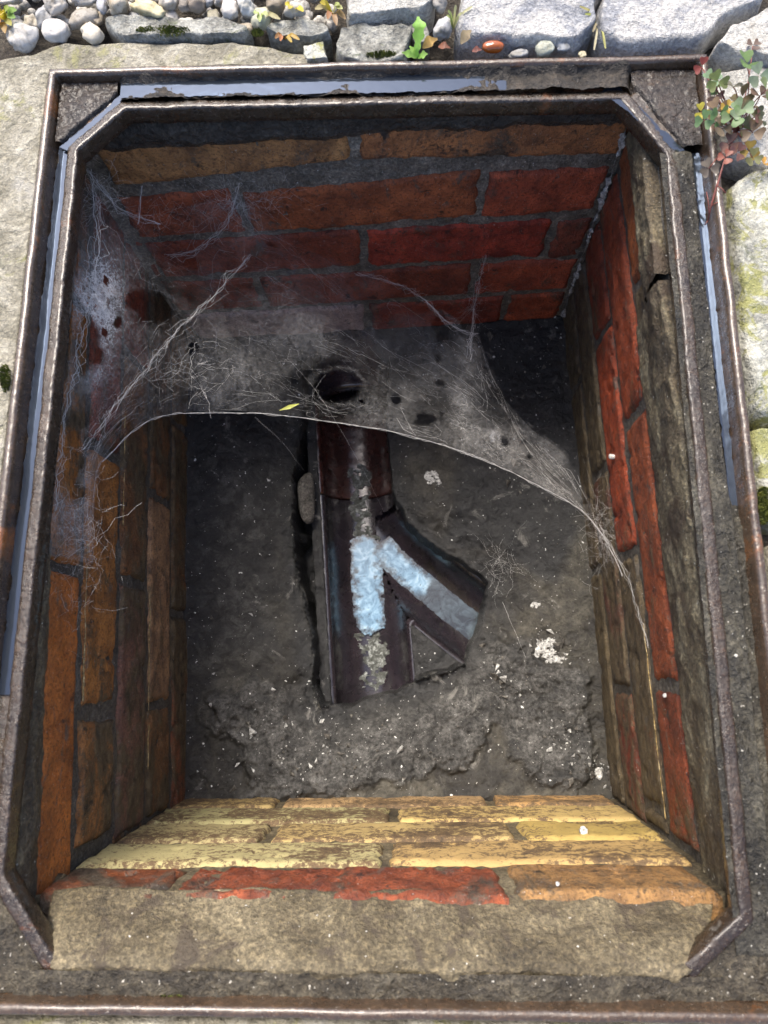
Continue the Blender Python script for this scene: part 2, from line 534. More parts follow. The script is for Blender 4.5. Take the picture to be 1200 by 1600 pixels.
def mat_web(name, sheet):
    m = Mat(name)
    t = m.t
    d = t.nodes.new('ShaderNodeBsdfDiffuse')
    tl = t.nodes.new('ShaderNodeBsdfTranslucent')
    for n_ in (d, tl):
        n_.inputs[0].default_value = (.72, .71, .69, 1) if sheet else (.78, .77, .75, 1)
    a = t.nodes.new('ShaderNodeMixShader')
    a.inputs[0].default_value = .35
    m.lk(d.outputs[0], a.inputs[1])
    m.lk(tl.outputs[0], a.inputs[2])
    if not sheet:
        m.lk(a.outputs[0], m.o.inputs['Surface'])
        return m.m
    den = m.attr('silk')
    n1 = m.ramp(m.noise(24, 5, .72, .6), (.32, .3), (.68, 1))
    n2 = m.ramp(m.noise(260, 4, .8, 1.5), (.42, .22), (.62, 1))
    n3 = m.ramp(m.vor(150, 'DISTANCE_TO_EDGE'), (0.0, 1), (.1, .6))
    al = m.math('MULTIPLY', m.math('MULTIPLY', n1, m.math('MULTIPLY', n2, n3)), m.math('MULTIPLY', den, .82), True)
    tp = t.nodes.new('ShaderNodeBsdfTransparent')
    mx = t.nodes.new('ShaderNodeMixShader')
    m.lk(al, mx.inputs[0])
    m.lk(tp.outputs[0], mx.inputs[1])
    m.lk(a.outputs[0], mx.inputs[2])
    m.lk(mx.outputs[0], m.o.inputs['Surface'])
    return m.m
WEB = mat_web('web_silk', False)
WEB_SHEET = mat_web('web_sheet', True)
DARKVOID = mat_rock('dark_earth', ((.3, (.006, .006, .006)), (.7, (.02, .018, .016))), 40, .9, .6, .003)

# ------------------------------------------------------------------ chamber walls
def yb(x, z): return .3415 + .0435 * x + .0336 * z
def yf(x, z): return -.2972 + .0128 * x + .0116 * z
def xl(y, z): return -.2692 - .0585 * y - .0089 * z
def xr(y, z): return .2443 - .0365 * y - .0508 * z
WALLS = {  # position(s, z) on the face plane, normal into the chamber
    'back': (lambda s, z: P3(s, yb(s, z), z), np.array([-.043, -1, .034])),
    'front': (lambda s, z: P3(s, yf(s, z), z), np.array([-.013, 1, -.012])),
    'left': (lambda s, z: P3(xl(s, z), s, z), np.array([1, .0585, .009])),
    'right': (lambda s, z: P3(xr(s, z), s, z), np.array([-1, -.0365, -.05])),
}
for k in WALLS:
    WALLS[k] = (WALLS[k][0], WALLS[k][1] / np.linalg.norm(WALLS[k][1]))

def hit(u, v, wall):
    """where the line of sight meets the plane of a wall: (s, z)"""
    d = ray(u, v)
    p0 = WALLS[wall][0](np.array(0.), np.array(-.2))
    n = WALLS[wall][1]
    t = np.dot(p0 - CAM_P, n) / np.dot(d, n)
    P = CAM_P + t * d
    return (P[0] if wall in ('back', 'front') else P[1]), P[2]

def brick_mesh(wall, s0, s1, zt0, zb0, zt1, zb1, seed, proud=.0018, rough=.0012, chip=.003, crumble=0.0):
    """one brick: roughened rounded face with its own edges; top/bottom heights given at both ends"""
    f, n = WALLS[wall]
    ns, nz = max(8, int((s1 - s0) / .0036)), 20
    a = np.linspace(0, 1, ns)
    b = np.linspace(0, 1, nz)
    # denser near edges
    b = .5 - .5 * np.cos(np.pi * b) * (0.75 + .25 * np.abs(np.cos(np.pi * b)))
    b = (b - b[0]) / (b[-1] - b[0])
    A, B = np.meshgrid(a, b, indexing='ij')
    zt = zt0 + (zt1 - zt0) * A
    zb = zb0 + (zb1 - zb0) * A
    S = s0 + (s1 - s0) * A
    Z = zt + (zb - zt) * B
    Q = P3(S, Z, seed * 3.7)
    jit = fbm(Q, 70, 3, seed)
    es = np.abs(A - .5) * 2
    eb = np.abs(B - .5) * 2
    S = S + np.where(es > .97, chip * jit * 1.4, 0)
    Z = Z + np.where(eb > .9, chip * fbm(Q, 110, 3, seed + 5), 0)
    L = s1 - s0
    H = np.abs(zt0 - zb0)
    de = np.minimum((1 - es) * L / 2, (1 - eb) * H / 2)
    edge = 1 - np.clip(de / .0045, 0, 1)
    h = proud - edge ** 2 * .0035 + rough * fbm(Q, 130, 4, seed + 9, .6) + .0011 * fbm(Q, 26, 2, seed + 2)
    h -= np.clip(fbm(Q, 60, 4, seed + 13, .6) - .28, 0, 1) * .012
    dz = -.0022 * np.sin(np.pi * A * random.uniform(.6, 1.4) + random.uniform(0, 3)) * random.uniform(.3, 1)
    Z = Z + dz
    if crumble:
        h -= crumble * np.clip(fbm(Q, 55, 4, seed + 21, .65) + .12, 0, 1) * .012
    V = f(S, Z) + h[..., None] * n
    ring = [(i, 0) for i in range(ns)] + [(ns - 1, j) for j in range(1, nz)] + [(i, nz - 1) for i in range(ns - 2, -1, -1)] + [(0, j) for j in range(nz - 2, 0, -1)]
    back = np.array([f(S[i, j], Z[i, j]) - .018 * n for i, j in ring])
    F = grid_faces(ns, nz).tolist()
    base = ns * nz
    R_ = len(ring)
    for k in range(R_):
        i, j = ring[k]
        i2, j2 = ring[(k + 1) % R_]
        F.append([i * nz + j, base + k, base + (k + 1) % R_, i2 * nz + j2])
    return np.vstack([V.reshape(-1, 3), back]), F

def wall_backing(wall, s0, s1, zt, zbm, depth, mat, parent, seed, carve=None):
    f, n = WALLS[wall]
    ns, nz = int((s1 - s0) / .0035), int((zt - zbm) / .0035)
    S, Z = np.meshgrid(np.linspace(s0, s1, ns), np.linspace(zt, zbm, nz), indexing='ij')
    Q = P3(S, Z, seed)
    h = -depth + .0016 * fbm(Q, 120, 4, seed, .6) + .0018 * fbm(Q, 22, 2, seed + 4)
    if carve is not None:
        h = h + carve(S, Z)
    V = f(S, Z) + h[..., None] * n
    F = grid_faces(ns, nz).tolist()
    ring = [(i, 0) for i in range(ns)] + [(ns - 1, j) for j in range(1, nz)] + [(i, nz - 1) for i in range(ns - 2, -1, -1)] + [(0, j) for j in range(nz - 2, 0, -1)]
    bk = np.array([f(S[i, j], Z[i, j]) - .2 * n for i, j in ring])
    base = ns * nz
    for k in range(len(ring)):
        i, j = ring[k]
        i2, j2 = ring[(k + 1) % len(ring)]
        F.append([i * nz + j, base + k, base + (k + 1) % len(ring), i2 * nz + j2])
    F.append([base + k for k in range(len(ring))])
    return obj('mortar', np.vstack([V.reshape(-1, 3), bk]), F, mat, parent)

RED, DRED, ORG, TAN, BRN, YEL = (.25, .066, .03), (.17, .045, .026), (.3, .10, .028), (.27, .17, .075), (.13, .075, .035), (.42, .375, .2)
TOP = [-.05, -.128, -.206, -.284, -.362, -.44]
BOT = [t - .067 for t in TOP]

def lay(wall, root, rows, mat, seed):
    for r in rows:
        s0, s1, (zt0, zb0, zt1, zb1), col, dirt = r[:5]
        kw = r[5] if len(r) > 5 else {}
        m = kw.pop('mat', mat)
        seed += 1
        V, F = brick_mesh(wall, s0, s1, zt0, zb0, zt1, zb1, seed, **kw)
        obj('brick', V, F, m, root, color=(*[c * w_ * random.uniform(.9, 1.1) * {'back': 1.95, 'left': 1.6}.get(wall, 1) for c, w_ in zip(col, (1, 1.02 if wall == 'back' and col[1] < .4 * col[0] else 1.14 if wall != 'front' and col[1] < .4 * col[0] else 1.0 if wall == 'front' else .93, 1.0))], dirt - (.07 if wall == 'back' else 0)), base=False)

def crs(k, dt0=0, db0=0, dt1=None, db1=None):
    return (TOP[k] + dt0, BOT[k] + db0, TOP[k] + (dt0 if dt1 is None else dt1), BOT[k] + (db0 if db1 is None else db1))

# ---- back wall
bw = thing('brick_wall', (0, .36, -.55), 'far red brick wall under cobwebs, with the dark pipe hole at its foot', 'wall', 'brick walls of the drain chamber')
sj = lambda u, v: hit(u, v, 'back')[0]
j1, j2a, j2b, j3, j4a, j4b, j5 = sj(553, 232), sj(380, 315), sj(757, 300), sj(568, 388), sj(415, 462), sj(742, 440), sj(575, 498)
g = .005
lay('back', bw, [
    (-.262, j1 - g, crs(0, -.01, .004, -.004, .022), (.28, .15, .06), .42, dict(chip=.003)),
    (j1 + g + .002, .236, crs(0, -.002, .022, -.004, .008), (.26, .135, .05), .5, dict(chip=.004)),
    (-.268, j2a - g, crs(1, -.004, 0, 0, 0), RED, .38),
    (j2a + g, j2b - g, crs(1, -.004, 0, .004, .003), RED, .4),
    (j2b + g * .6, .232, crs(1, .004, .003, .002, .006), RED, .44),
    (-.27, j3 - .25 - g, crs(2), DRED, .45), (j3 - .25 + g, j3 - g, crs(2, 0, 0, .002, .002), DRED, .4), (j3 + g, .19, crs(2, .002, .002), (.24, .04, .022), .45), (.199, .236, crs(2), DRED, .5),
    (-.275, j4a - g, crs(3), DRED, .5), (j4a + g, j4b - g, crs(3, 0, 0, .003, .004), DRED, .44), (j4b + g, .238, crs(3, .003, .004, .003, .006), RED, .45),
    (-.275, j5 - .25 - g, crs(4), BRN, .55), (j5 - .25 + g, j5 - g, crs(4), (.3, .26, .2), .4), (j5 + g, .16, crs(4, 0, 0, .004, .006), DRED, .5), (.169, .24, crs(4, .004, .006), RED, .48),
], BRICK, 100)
ac = hit(497, 640, 'back')[0]
def carve_back(S, Z):
    r = np.hypot((S - ac) / .062, (Z + .515) / .062)
    inside = 1 - sstep(.95, 1.04, np.where(Z > -.515, r, np.abs(S - ac) / .062))
    fillet = sstep(-.43, -.445, Z) * .007
    return fillet - inside * .16
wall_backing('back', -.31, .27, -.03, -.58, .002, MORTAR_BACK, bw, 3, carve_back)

# ---- front wall
fw = thing('brick_wall', (0, -.33, -.45), 'near yellow-crusted brick wall below the thick mortar ledge', 'wall', 'brick walls of the drain chamber')
sf = lambda u, v: hit(u, v, 'front')[0]
a1, a2, b1, c1, c2, d1, e1 = sf(270, 1385), sf(795, 1380), sf(605, 1334), sf(420, 1305), sf(808, 1300), sf(615, 1278), sf(770, 1258)
lay('front', fw, [
    (-.246, a1 - g, crs(0, -.006, 0, -.002, 0), (.25, .08, .03), .5, dict(mat=BRICK, chip=.003)),
    (a1 + g, a2 - g, crs(0, 0, 0, .001, 0), (.3, .085, .032), .4, dict(mat=BRICK, crumble=.6, chip=.003, rough=.0014)),
    (a2 + g, .243, crs(0, .001, 0, -.004, 0), (.36, .22, .085), .46, dict(mat=BRICK, chip=.004)),
    (-.25, b1 - g, crs(1), YEL, .55), (b1 + g, .255, crs(1), (.44, .35, .15), .56),
    (-.25, c1 - g, crs(2), (.42, .37, .19), .57), (c1 + g, c2 - g, crs(2), (.42, .34, .17), .58), (c2 + g, .262, crs(2), (.46, .3, .1), .55),
    (-.25, d1 - g, crs(3), YEL, .57), (d1 + g, .265, crs(3), (.45, .37, .17), .53),
    (-.25, e1 - .25 - g, crs(4), (.36, .28, .13), .58), (e1 - .25 + g, e1 - g, crs(4), (.36, .26, .13), .58), (e1 + g, .265, crs(4), (.36, .23, .1), .58),
], BUFF, 200)
wall_backing('front', -.31, .3, -.06, -.46, .003, HAUNCH, fw, 5)

# ---- left wall
lw = thing('brick_wall', (-.28, 0, -.45), 'left brown stained brick wall with the torn web over its far end', 'wall', 'brick walls of the drain chamber')
sl = lambda u, v: hit(u, v, 'left')[0]
p1, p2, p3, p4, p5 = sl(85, 885), sl(145, 1117), sl(205, 908), sl(243, 1102), sl(285, 960)
OB = (.24, .082, .022)
BR2 = (.15, .088, .034)
rows = [(p1 - .26, p1 - g, crs(0, -.012, .0), (.34, .105, .026), .38, dict(chip=.003)), (p1 + g, p1 + .245, crs(0, -.012), OB, .5), (p1 + .255, .345, crs(0, -.012), OB, .5),
        (-.29, p2 - g, crs(1), (.22, .11, .034), .5), (p2 + g + .004, p2 + .25 - g, crs(1), (.27, .10, .03), .46, dict(chip=.003)), (p2 + .25 + g, .35, crs(1), DRED, .5),
        (-.3, p3 - .25 - g, crs(2), (.16, .1, .045), .5), (p3 - .25 + g, p3 - g, crs(2), (.13, .085, .05), .55), (p3 + g, p3 + .25 - g, crs(2), BR2, .52, dict(chip=.003)), (p3 + .25 + g, .355, crs(2), DRED, .5),
        (-.3, p4 - g, crs(3), BR2, .54), (p4 + g, p4 + .24 - g, crs(3), (.24, .18, .09), .46), (p4 + .24 + g, .355, crs(3), BR2, .55),
        (-.3, p5 - .25 - g, crs(4), BR2, .58), (p5 - .25 + g, p5 - g, crs(4), (.14, .06, .025), .58), (p5 + g, p5 + .25 - g, crs(4), BR2, .58), (p5 + .25 + g, .36, crs(4), BR2, .58)]
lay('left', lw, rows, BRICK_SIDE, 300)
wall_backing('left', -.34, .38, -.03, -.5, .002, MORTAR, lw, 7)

# ---- right wall
rw = thing('brick_wall', (.27, 0, -.45), 'right brick wall with bare red faces showing through brown dirt', 'wall', 'brick walls of the drain chamber')
sr = lambda u, v: hit(u, v, 'right')[0]
q1, q2, q2b, q3, q4 = sr(1000, 437), sr(986, 654), sr(1045, 1072), sr(937, 530), sr(968, 1075)
lay('right', rw, [
    (q1 + g, .345, crs(0, -.02), (.3, .085, .03), .4, dict(chip=.003)), (q1 - .25 + g, q1 - g, crs(0, -.02, .0), (.2, .1, .04), .66), (-.29, q1 - .25 - g, crs(0, -.02), (.2, .09, .04), .7),
    (q2 + g, .345, crs(1, 0, 0), (.30, .055, .022), .4), (q2b + g, q2 - g, crs(1, -.003, .004), (.31, .06, .023), .42, dict(chip=.004)), (-.29, q2b - g, crs(1, -.002), (.25, .05, .023), .46, dict(chip=.003)),
    (q3 + g, .345, crs(2), (.26, .048, .022), .42), (q3 - .25 + g, q3 - g, crs(2), (.33, .06, .022), .4, dict(chip=.003)), (q3 - .5 + g, q3 - .25 - g, crs(2), (.14, .085, .04), .66), (-.295, q3 - .5 - g, crs(2), (.14, .085, .04), .7),
    (q4 + .25 + g, .345, crs(3), (.09, .06, .05), .66), (q4 + g, q4 + .25 - g, crs(3), (.15, .06, .04), .62), (-.3, q4 - g, crs(3), (.2, .042, .022), .52),
    (q3 + g, .345, crs(4), (.08, .06, .05), .68), (q3 - .25 + g, q3 - g, crs(4), (.09, .065, .045), .66), (-.3, q3 - .25 - g, crs(4), (.1, .07, .04), .7),
], BRICK_SIDE, 400)
wall_backing('right', -.34, .38, -.03, -.5, .0018, MORTAR, rw, 9)

# lime streak down the far right corner
def ribbon(pts, width, h, n_out, seed, res=.0015):
    pts = np.asarray(pts, float)
    seg = np.r_[0, np.cumsum(np.linalg.norm(np.diff(pts, axis=0), axis=1))]
    t = np.arange(0, seg[-1], res)
    C = np.stack([np.interp(t, seg, pts[:, k]) for k in range(3)], -1)
    T = np.gradient(C, axis=0)
    T /= np.linalg.norm(T, axis=1)[:, None]
    side = np.cross(T, n_out)
    side /= np.linalg.norm(side, axis=1)[:, None]
    m = 7
    V = []
    for k in range(m):
        a = k / (m - 1) * 2 - 1
        wv = width * (.12 + 1.7 * fbm(P3(t, 0 * t, seed), 35, 5, seed, .8))
        C = C + 0
        wv = np.clip(wv, .00005, None)
        V.append(C + side * (a * wv)[:, None] + np.outer((1 - a * a) * h * (.6 + .6 * fbm(P3(t, a * .01, seed + 2), 200, 3, seed)), n_out))
    V = np.array(V).transpose(1, 0, 2).reshape(-1, 3)
    return V, grid_faces(len(t), m)
zc = np.linspace(-.06, -.41, 120)
cx_ = np.array([(.2443 - .0365 * .345 - .0508 * z) - .004 for z in zc])
cx_ = cx_ + .003 * fbm(P3(zc, 0 * zc, 2), 40, 4, 66, .6)
V, F = ribbon(np.stack([cx_, yb(cx_, zc) - .0045, zc], -1), .0062, .003, np.array([-.7, -.7, .1]), 4)
obj('lime_streak', V, F, LIME, bw)

# thin yellowish lime lines along some arrises
LINE = mat_rock('lime_line', ((.3, (.2, .12, .04)), (.5, (.42, .3, .12)), (.7, (.6, .5, .3))), 120, .8, .8, .0015)
for wl, root_, k, sa, sb, top in (('left', lw, 1, -.17, -.03, 1), ('left', lw, 3, -.25, -.06, 1), ('left', lw, 2, .0, .12, 1), ('right', rw, 2, -.28, -.1, 1)):
    q_ = np.linspace(sa, sb, 12)
    zz_ = np.full(12, TOP[k] - .001)
    f_, n_ = WALLS[wl]
    q_ = np.linspace(sa, sb, 60)
    zz_ = TOP[k] - .001 + .0022 * fbm(P3(q_, 0 * q_, k), 45, 3, 77 + k)
    V, F = ribbon(f_(q_, zz_) + n_ * .0004, .0015, .0012, n_, 40 + k + int(sa * 100) % 7)
    obj('lime_line', V, F, LINE, root_)

# plan of the frame's chamfered inner lip
def o2(u, v, z=-.012): return at(u, v, z)[:2]
TLa, TLb = o2(192, 141), o2(97, 230)
TRa, TRb = o2(978, 141), o2(1092, 235)
BLa, BLb = o2(-2, 1375), o2(72, 1500)
BRa, BRb = o2(1195, 1440), o2(1086, 1548)
XL, XR, YT, YB = -.2575, .2475, .331, -.334
OCT = [(BLb[0], YB), (BRb[0], YB), (XR, BRa[1]), (XR, TRb[1]), (TRa[0], YT), (TLa[0], YT), (XL, TLb[1]), (XL, BLa[1])]
OCT = [np.array(p) for p in OCT]

# bedding mortar between brickwork and frame
def strip(name, f, s0, s1, prof, mat, parent, seed, amp=.002, step=.003, lump=.003, sub=7, post=None):
    """surface swept along s with profile [(offset, z)] ; f(s, offset, z) -> point"""
    pr = np.array(prof, float)
    k = np.linspace(0, len(pr) - 1, (len(pr) - 1) * sub + 1)
    o = np.interp(k, np.arange(len(pr)), pr[:, 0])
    z = np.interp(k, np.arange(len(pr)), pr[:, 1])
    s = np.arange(s0, s1, step)
    S, O = np.meshgrid(s, o, indexing='ij')
    Z = np.meshgrid(s, z, indexing='ij')[1]
    V = f(S, O, Z)
    D = np.stack([fbm(V, 150, 4, seed + k2, .6) * amp + fbm(V, 38, 3, seed + 7 + k2) * lump for k2 in range(3)], -1)
    V = V + D
    if post is not None: V = post(V)
    return obj(name, V.reshape(-1, 3), grid_faces(len(s), len(o)), mat, parent)
def clip_ledge(V):
    for a, b in ((OCT[7], OCT[0]), (OCT[1], OCT[2])):
        t = (b - a) / np.linalg.norm(b - a)
        out_ = (V[..., 0] - a[0]) * t[1] - (V[..., 1] - a[1]) * t[0]
        V[..., 2] -= .035 * sstep(-.005, .001, out_)
    return V
strip('mortar_bed', lambda s, o, z: P3(s, o, z), -.272, .266,
      [(-.347, -.03), (-.341, -.02), (-.336, -.0145), (-.331, -.0115), (-.325, -.0125), (-.3185, -.020), (-.311, -.0325), (-.304, -.0455), (-.297, -.0575), (-.305, -.07)], HAUNCH, fw, 21, .0012, .0022, .0035, post=clip_ledge)
strip('mortar_bed', lambda s, o, z: P3(xr(s, z) + o, s, z), -.31, .17,
      [(.02, -.03), (-.008, -.032), (-.0095, -.05), (-.0075, -.075), (-.005, -.1), (-.0035, -.118), (.004, -.124)], HAUNCH_SIDE, rw, 24, .0018, .0025, .0035)
strip('mortar_bed', lambda s, o, z: P3(xr(s, z) + o, s, z), .172, .33,
      [(.02, -.03), (-.01, -.032), (-.0105, -.05), (-.0085, -.07), (-.002, -.08)], HAUNCH_SIDE, rw, 26, .0018, .0025, .0035)
strip('mortar_bed', lambda s, o, z: P3(xl(s, z) + o, s, z), -.31, .335,
      [(-.02, -.03), (.004, -.032), (.006, -.042), (.005, -.054), (.001, -.064)], HAUNCH_SIDE, lw, 28, .002, .0025, .003)
strip('mortar_bed', lambda s, o, z: P3(s, yb(s, z) - o, z), -.262, .243,
      [(-.02, -.03), (.004, -.031), (.009, -.040), (.009, -.052), (.005, -.061), (-.002, -.066)], HAUNCH_WET, bw, 30, .002, .002, .0045)

# ------------------------------------------------------------------ floor with benching and the opening round the channel
HOLE = [at(u, v, -.43)[:2] for u, v in ((470, 545), (610, 560), (604, 640), (608, 700), (612, 760), (640, 815), (700, 862), (752, 892), (768, 912), (757, 962), (745, 1000), (728, 1040), (690, 1052),
                                        (648, 1066), (618, 1084), (560, 1100), (500, 1108), (487, 1070), (486, 1000), (470, 930), (455, 860), (452, 760), (462, 690), (470, 620))]
def sdf(poly, X, Y):
    poly = [np.array(p) for p in poly]
    d = np.full(X.shape, 1e9)
    ins = np.zeros(X.shape, bool)
    n = len(poly)
    for i in range(n):
        a, b = poly[i], poly[(i + 1) % n]
        e = b - a
        wx, wy = X - a[0], Y - a[1]
        t = np.clip((wx * e[0] + wy * e[1]) / (e @ e), 0, 1)
        d = np.minimum(d, np.hypot(wx - t * e[0], wy - t * e[1]))
        c = ((a[1] <= Y) & (b[1] > Y)) | ((b[1] <= Y) & (a[1] > Y))
        with np.errstate(divide='ignore', invalid='ignore'):
            xi = a[0] + (Y - a[1]) / (b[1] - a[1] if abs(b[1] - a[1]) > 1e-12 else 1e-12) * (b[0] - a[0])
        ins ^= c & (X < xi)
    return np.where(ins, -d, d)
ZA = -.478                                   # height of the channel's open rim
A0, A1 = at(553, 640, ZA), at(584, 1085, ZA)
ax_d = (A1 - A0) / np.linalg.norm(A1 - A0)
AB = A0 - ax_d * .17                          # into the wall
AE = A1 + ax_d * .05
B0, B1 = at(598, 858, ZA), at(760, 985, ZA)
br_d = (B1 - B0) / np.linalg.norm(B1 - B0)
BP = np.array([(1 - t) ** 2 * at(573, 815, ZA) + 2 * t * (1 - t) * at(598, 868, ZA) + t * t * at(775, 998, ZA) for t in np.linspace(0, 1, 60)])
def path_tl(X, Y):
    best = np.full(X.shape, 1e9)
    tt_ = np.zeros(X.shape)
    acc_ = 0.0
    for a, b in zip(BP[:-1], BP[1:]):
        e = (b - a)[:2]
        L = np.linalg.norm(e)
        k = np.clip(((X - a[0]) * e[0] + (Y - a[1]) * e[1]) / L ** 2, 0, 1)
        d = np.hypot(X - a[0] - k * e[0], Y - a[1] - k * e[1])
        tt_ = np.where(d < best, acc_ + k * L, tt_)
        best = np.minimum(best, d)
        acc_ += L
    return tt_, best
RC, RB = .0515, .050
def dist_axis(X, Y, a, d, lo, hi):
    t = (X - a[0]) * d[0] + (Y - a[1]) * d[1]
    return np.abs((X - a[0]) * -d[1] + (Y - a[1]) * d[0]) + np.where((t < lo) | (t > hi), 1, 0)
def floor_z(X, Y):
    Q = P3(X, Y)
    e = np.minimum(np.minimum(X - xl(Y, -.42), xr(Y, -.42) - X), np.minimum(Y - yf(X, -.42), yb(X, -.42) - Y))
    z = -.414 - .02 * sstep(0, .12, e) + .004 * (1 - sstep(0, .012, e)) + .003 * fbm(Q, 26, 4, 40) + .0012 * fbm(Q, 150, 4, 42, .6)
    z = z - .012 * sstep(.1, .26, Y)                                                  # lower at the far end
    # raised screed tongue near the front right and left corner
    s1 = fbm(Q, 14, 3, 44)
    z = z + .007 * s1 + .004 * fbm(Q, 45, 4, 45, .6)
    d = sdf(HOLE, X + .004 * fbm(Q, 60, 3, 46), Y + .004 * fbm(Q, 60, 3, 47))
    z = z - .014 * (1 - sstep(0, .055, d)) * (d > 0)
    low = -.474 + .004 * fbm(Q, 60, 4, 48)
    z = np.where(d < 0, np.minimum(z, low + (z - low) * (1 - sstep(0, .006, -d))), z)
    m = np.minimum(dist_axis(X, Y, A0, ax_d, -.3, 1) / (RC + .004), path_tl(X, Y)[1] / (RB + .004))
    deep = -.56
    z = np.where(d < 0, z + (deep - z) * (1 - sstep(.97, 1.03, m)) * sstep(-.001, .002, -d), z)
    gl = (X - A0[0]) * -ax_d[1] + (Y - A0[1]) * ax_d[0]     # dark crack along the left of the channel
    gap = sstep(RC + .02, RC + .023, np.abs(gl)) * (1 - sstep(RC + .045, RC + .05, np.abs(gl))) * sstep(.001, .007, -d) * sstep(-.045, -.055, X)
    z = z - gap * .05 * sstep(-.2, .1, fbm(Q, 30, 3, 50) + .3)
    return z
nx, ny = 380, 480
X, Y = np.meshgrid(np.linspace(-.3, .285, nx), np.linspace(-.32, .43, ny), indexing='ij')
Z = floor_z(X, Y)
V = np.stack([X, Y, Z], -1).reshape(-1, 3)
FZ = Z
def floor_at(x, y):
    i = int(np.clip((x + .3) / .585 * (nx - 1), 0, nx - 1))
    j = int(np.clip((y + .32) / .75 * (ny - 1), 0, ny - 1))
    return float(FZ[i, j])
GRIT = [at(u, v, -.43)[:2] for u, v in ((330, 1090), (400, 1060), (470, 1075), (520, 1115), (640, 1072), (735, 1045), (760, 985), (800, 1000), (905, 1060), (925, 1225), (840, 1230), (795, 1180), (800, 1120), (760, 1150), (690, 1205), (600, 1222), (470, 1240), (380, 1240), (385, 1190), (345, 1140))]
gz = 1 - sstep(-.006, .008, sdf(GRIT, X, Y) + .02 * fbm(P3(X, Y), 45, 4, 55, .6))
wet_ = 1 - sstep(-.01, .02, sdf([at(u, v, -.43)[:2] for u, v in ((755, 500), (860, 490), (905, 800), (860, 900), (790, 860), (700, 850), (720, 760))], X, Y) + .02 * fbm(P3(X, Y), 40, 4, 56))
hd = sdf(HOLE, X, Y) + .03 * fbm(P3(X, Y), 25, 4, 59, .6)
wet_ = np.maximum(wet_, 1 - sstep(-.005, .045, hd))
wet_ = np.maximum(wet_, .85 * (1 - sstep(-.17, -.09, X + .05 * fbm(P3(X, Y), 14, 4, 61, .6))) * sstep(-.2, -.1, Y))
gz = gz * (1 - .5 * wet_)
V[:, 2] += (gz * (.007 + .0026 * fbm(P3(X, Y), 170, 3, 57) + .003 * fbm(P3(X, Y), 60, 3, 58))).reshape(-1) * (Z > -.45).reshape(-1)
FZ = V[:, 2].reshape(nx, ny)
floor = tag(obj('floor', V, grid_faces(nx, ny), FLOOR), 'dark dirty concrete floor of the drain chamber', kind='structure')
for nm_, vals in (('grit', gz), ('slime', wet_)):
    fa = floor.data.attributes.new(nm_, 'FLOAT', 'POINT')
    fa.data.foreach_set('value', vals.reshape(-1).astype(np.float32))

# lime deposits and rubble on the floor
def crust(u, v, ru, seed, squash=1.0, h=.0022):
    p = at(u, v, -.425)
    r = ru * (CAM_P[2] + .43) / FPX * 1.25
    n = int(r * 2 / .0009)
    G = np.linspace(-1, 1, n)
    X_, Y_ = np.meshgrid(G, G, indexing='ij')
    q = np.hypot(X_, Y_)
    XX, YY = p[0] + X_ * r, p[1] + Y_ * r * squash
    Q = P3(XX, YY, seed)
    msk = 1.05 - q * 1.25 + .75 * fbm(Q, 90, 4, seed, .65)
    Z_ = floor_z(XX, YY) - .0006 + np.clip(msk, 0, .5) * h * 2 * (.6 + .8 * fbm(Q, 300, 3, seed + 3))
    F = grid_faces(n, n)
    F = F[(msk.reshape(-1)[F] > .12).all(1)]
    V = np.stack([XX, YY, Z_], -1).reshape(-1, 3)
    us = np.unique(F)
    mp = np.zeros(len(V), int)
    mp[us] = np.arange(len(us))
    return V[us], mp[F]
for k, (u, v, r_, sq) in enumerate(((856, 1030, 27, 1.1), (876, 1175, 15, 1), (418, 1205, 16, 1.3), (676, 745, 14, 1), (775, 680, 11, 1), (800, 1070, 9, .7), (770, 1055, 8, 1), (680, 1085, 18, .5), (930, 1205, 9, 1.2), (840, 945, 9, 1))):
    V, F = crust(u, v, r_, 60 + k, sq)
    obj('lime_crust', V, F, LIME, floor)

def chips(n, region, size, seed, mats, name, kind='stuff', parent=None, zoff=0):
    r = np.random.default_rng(seed)
    acc = Acc()
    k = 0
    while k < n:
        u, v = region(r)
        p = at(u, v, -.425)
        x, y = p[0], p[1]
        z = floor_at(x, y)
        if z < -.46: continue
        s = size * r.lognormal(0, .75)
        ax_ = r.normal(size=(3, 3))
        qm, _ = np.linalg.qr(ax_)
        sc_ = np.array([s, s * r.uniform(.4, 1), s * r.uniform(.25, .7)])
        B = np.array([[1, 0, 0], [-.4, .9, 0], [-.6, -.8, 0], [0, 0, 1], [.1, 0, -1.]]) + r.normal(size=(5, 3)) * .2
        B = (B * sc_) @ qm.T + [x, y, z + s * .25]
        acc.add(B, [[0, 1, 3], [1, 2, 3], [2, 0, 3], [1, 0, 4], [2, 1, 4], [0, 2, 4]])
        k += 1
    return obj(name, acc.V, acc.F, mats, parent, smooth=False, kind=kind)
def reg(r):
    c = r.choice(5, p=[.3, .3, .15, .15, .1])
    if c == 0: return r.normal(540, 90) + 30 * math.sin(r.uniform(0, 50)), r.normal(1165, 30)
    if c == 1:
        k_ = r.integers(0, 6)
        return [870, 800, 780, 930, 850, 900][k_] + r.normal(0, 16), [1150, 1075, 1055, 1205, 1010, 1190][k_] + r.normal(0, 18)
    if c == 2: return r.normal(400, 70), r.normal(1050, 90)
    if c == 3: return r.uniform(760, 860), r.uniform(520, 780)
    return r.uniform(310, 930), r.uniform(700, 1230)
fl = chips(520, reg, .0010, 5, LIME, 'grit')
tag(fl, 'white lime flakes and grit scattered over the dark chamber floor', 'grit', kind='stuff')
fl2 = chips(350, reg, .0018, 8, RUBBLE, 'rubble')
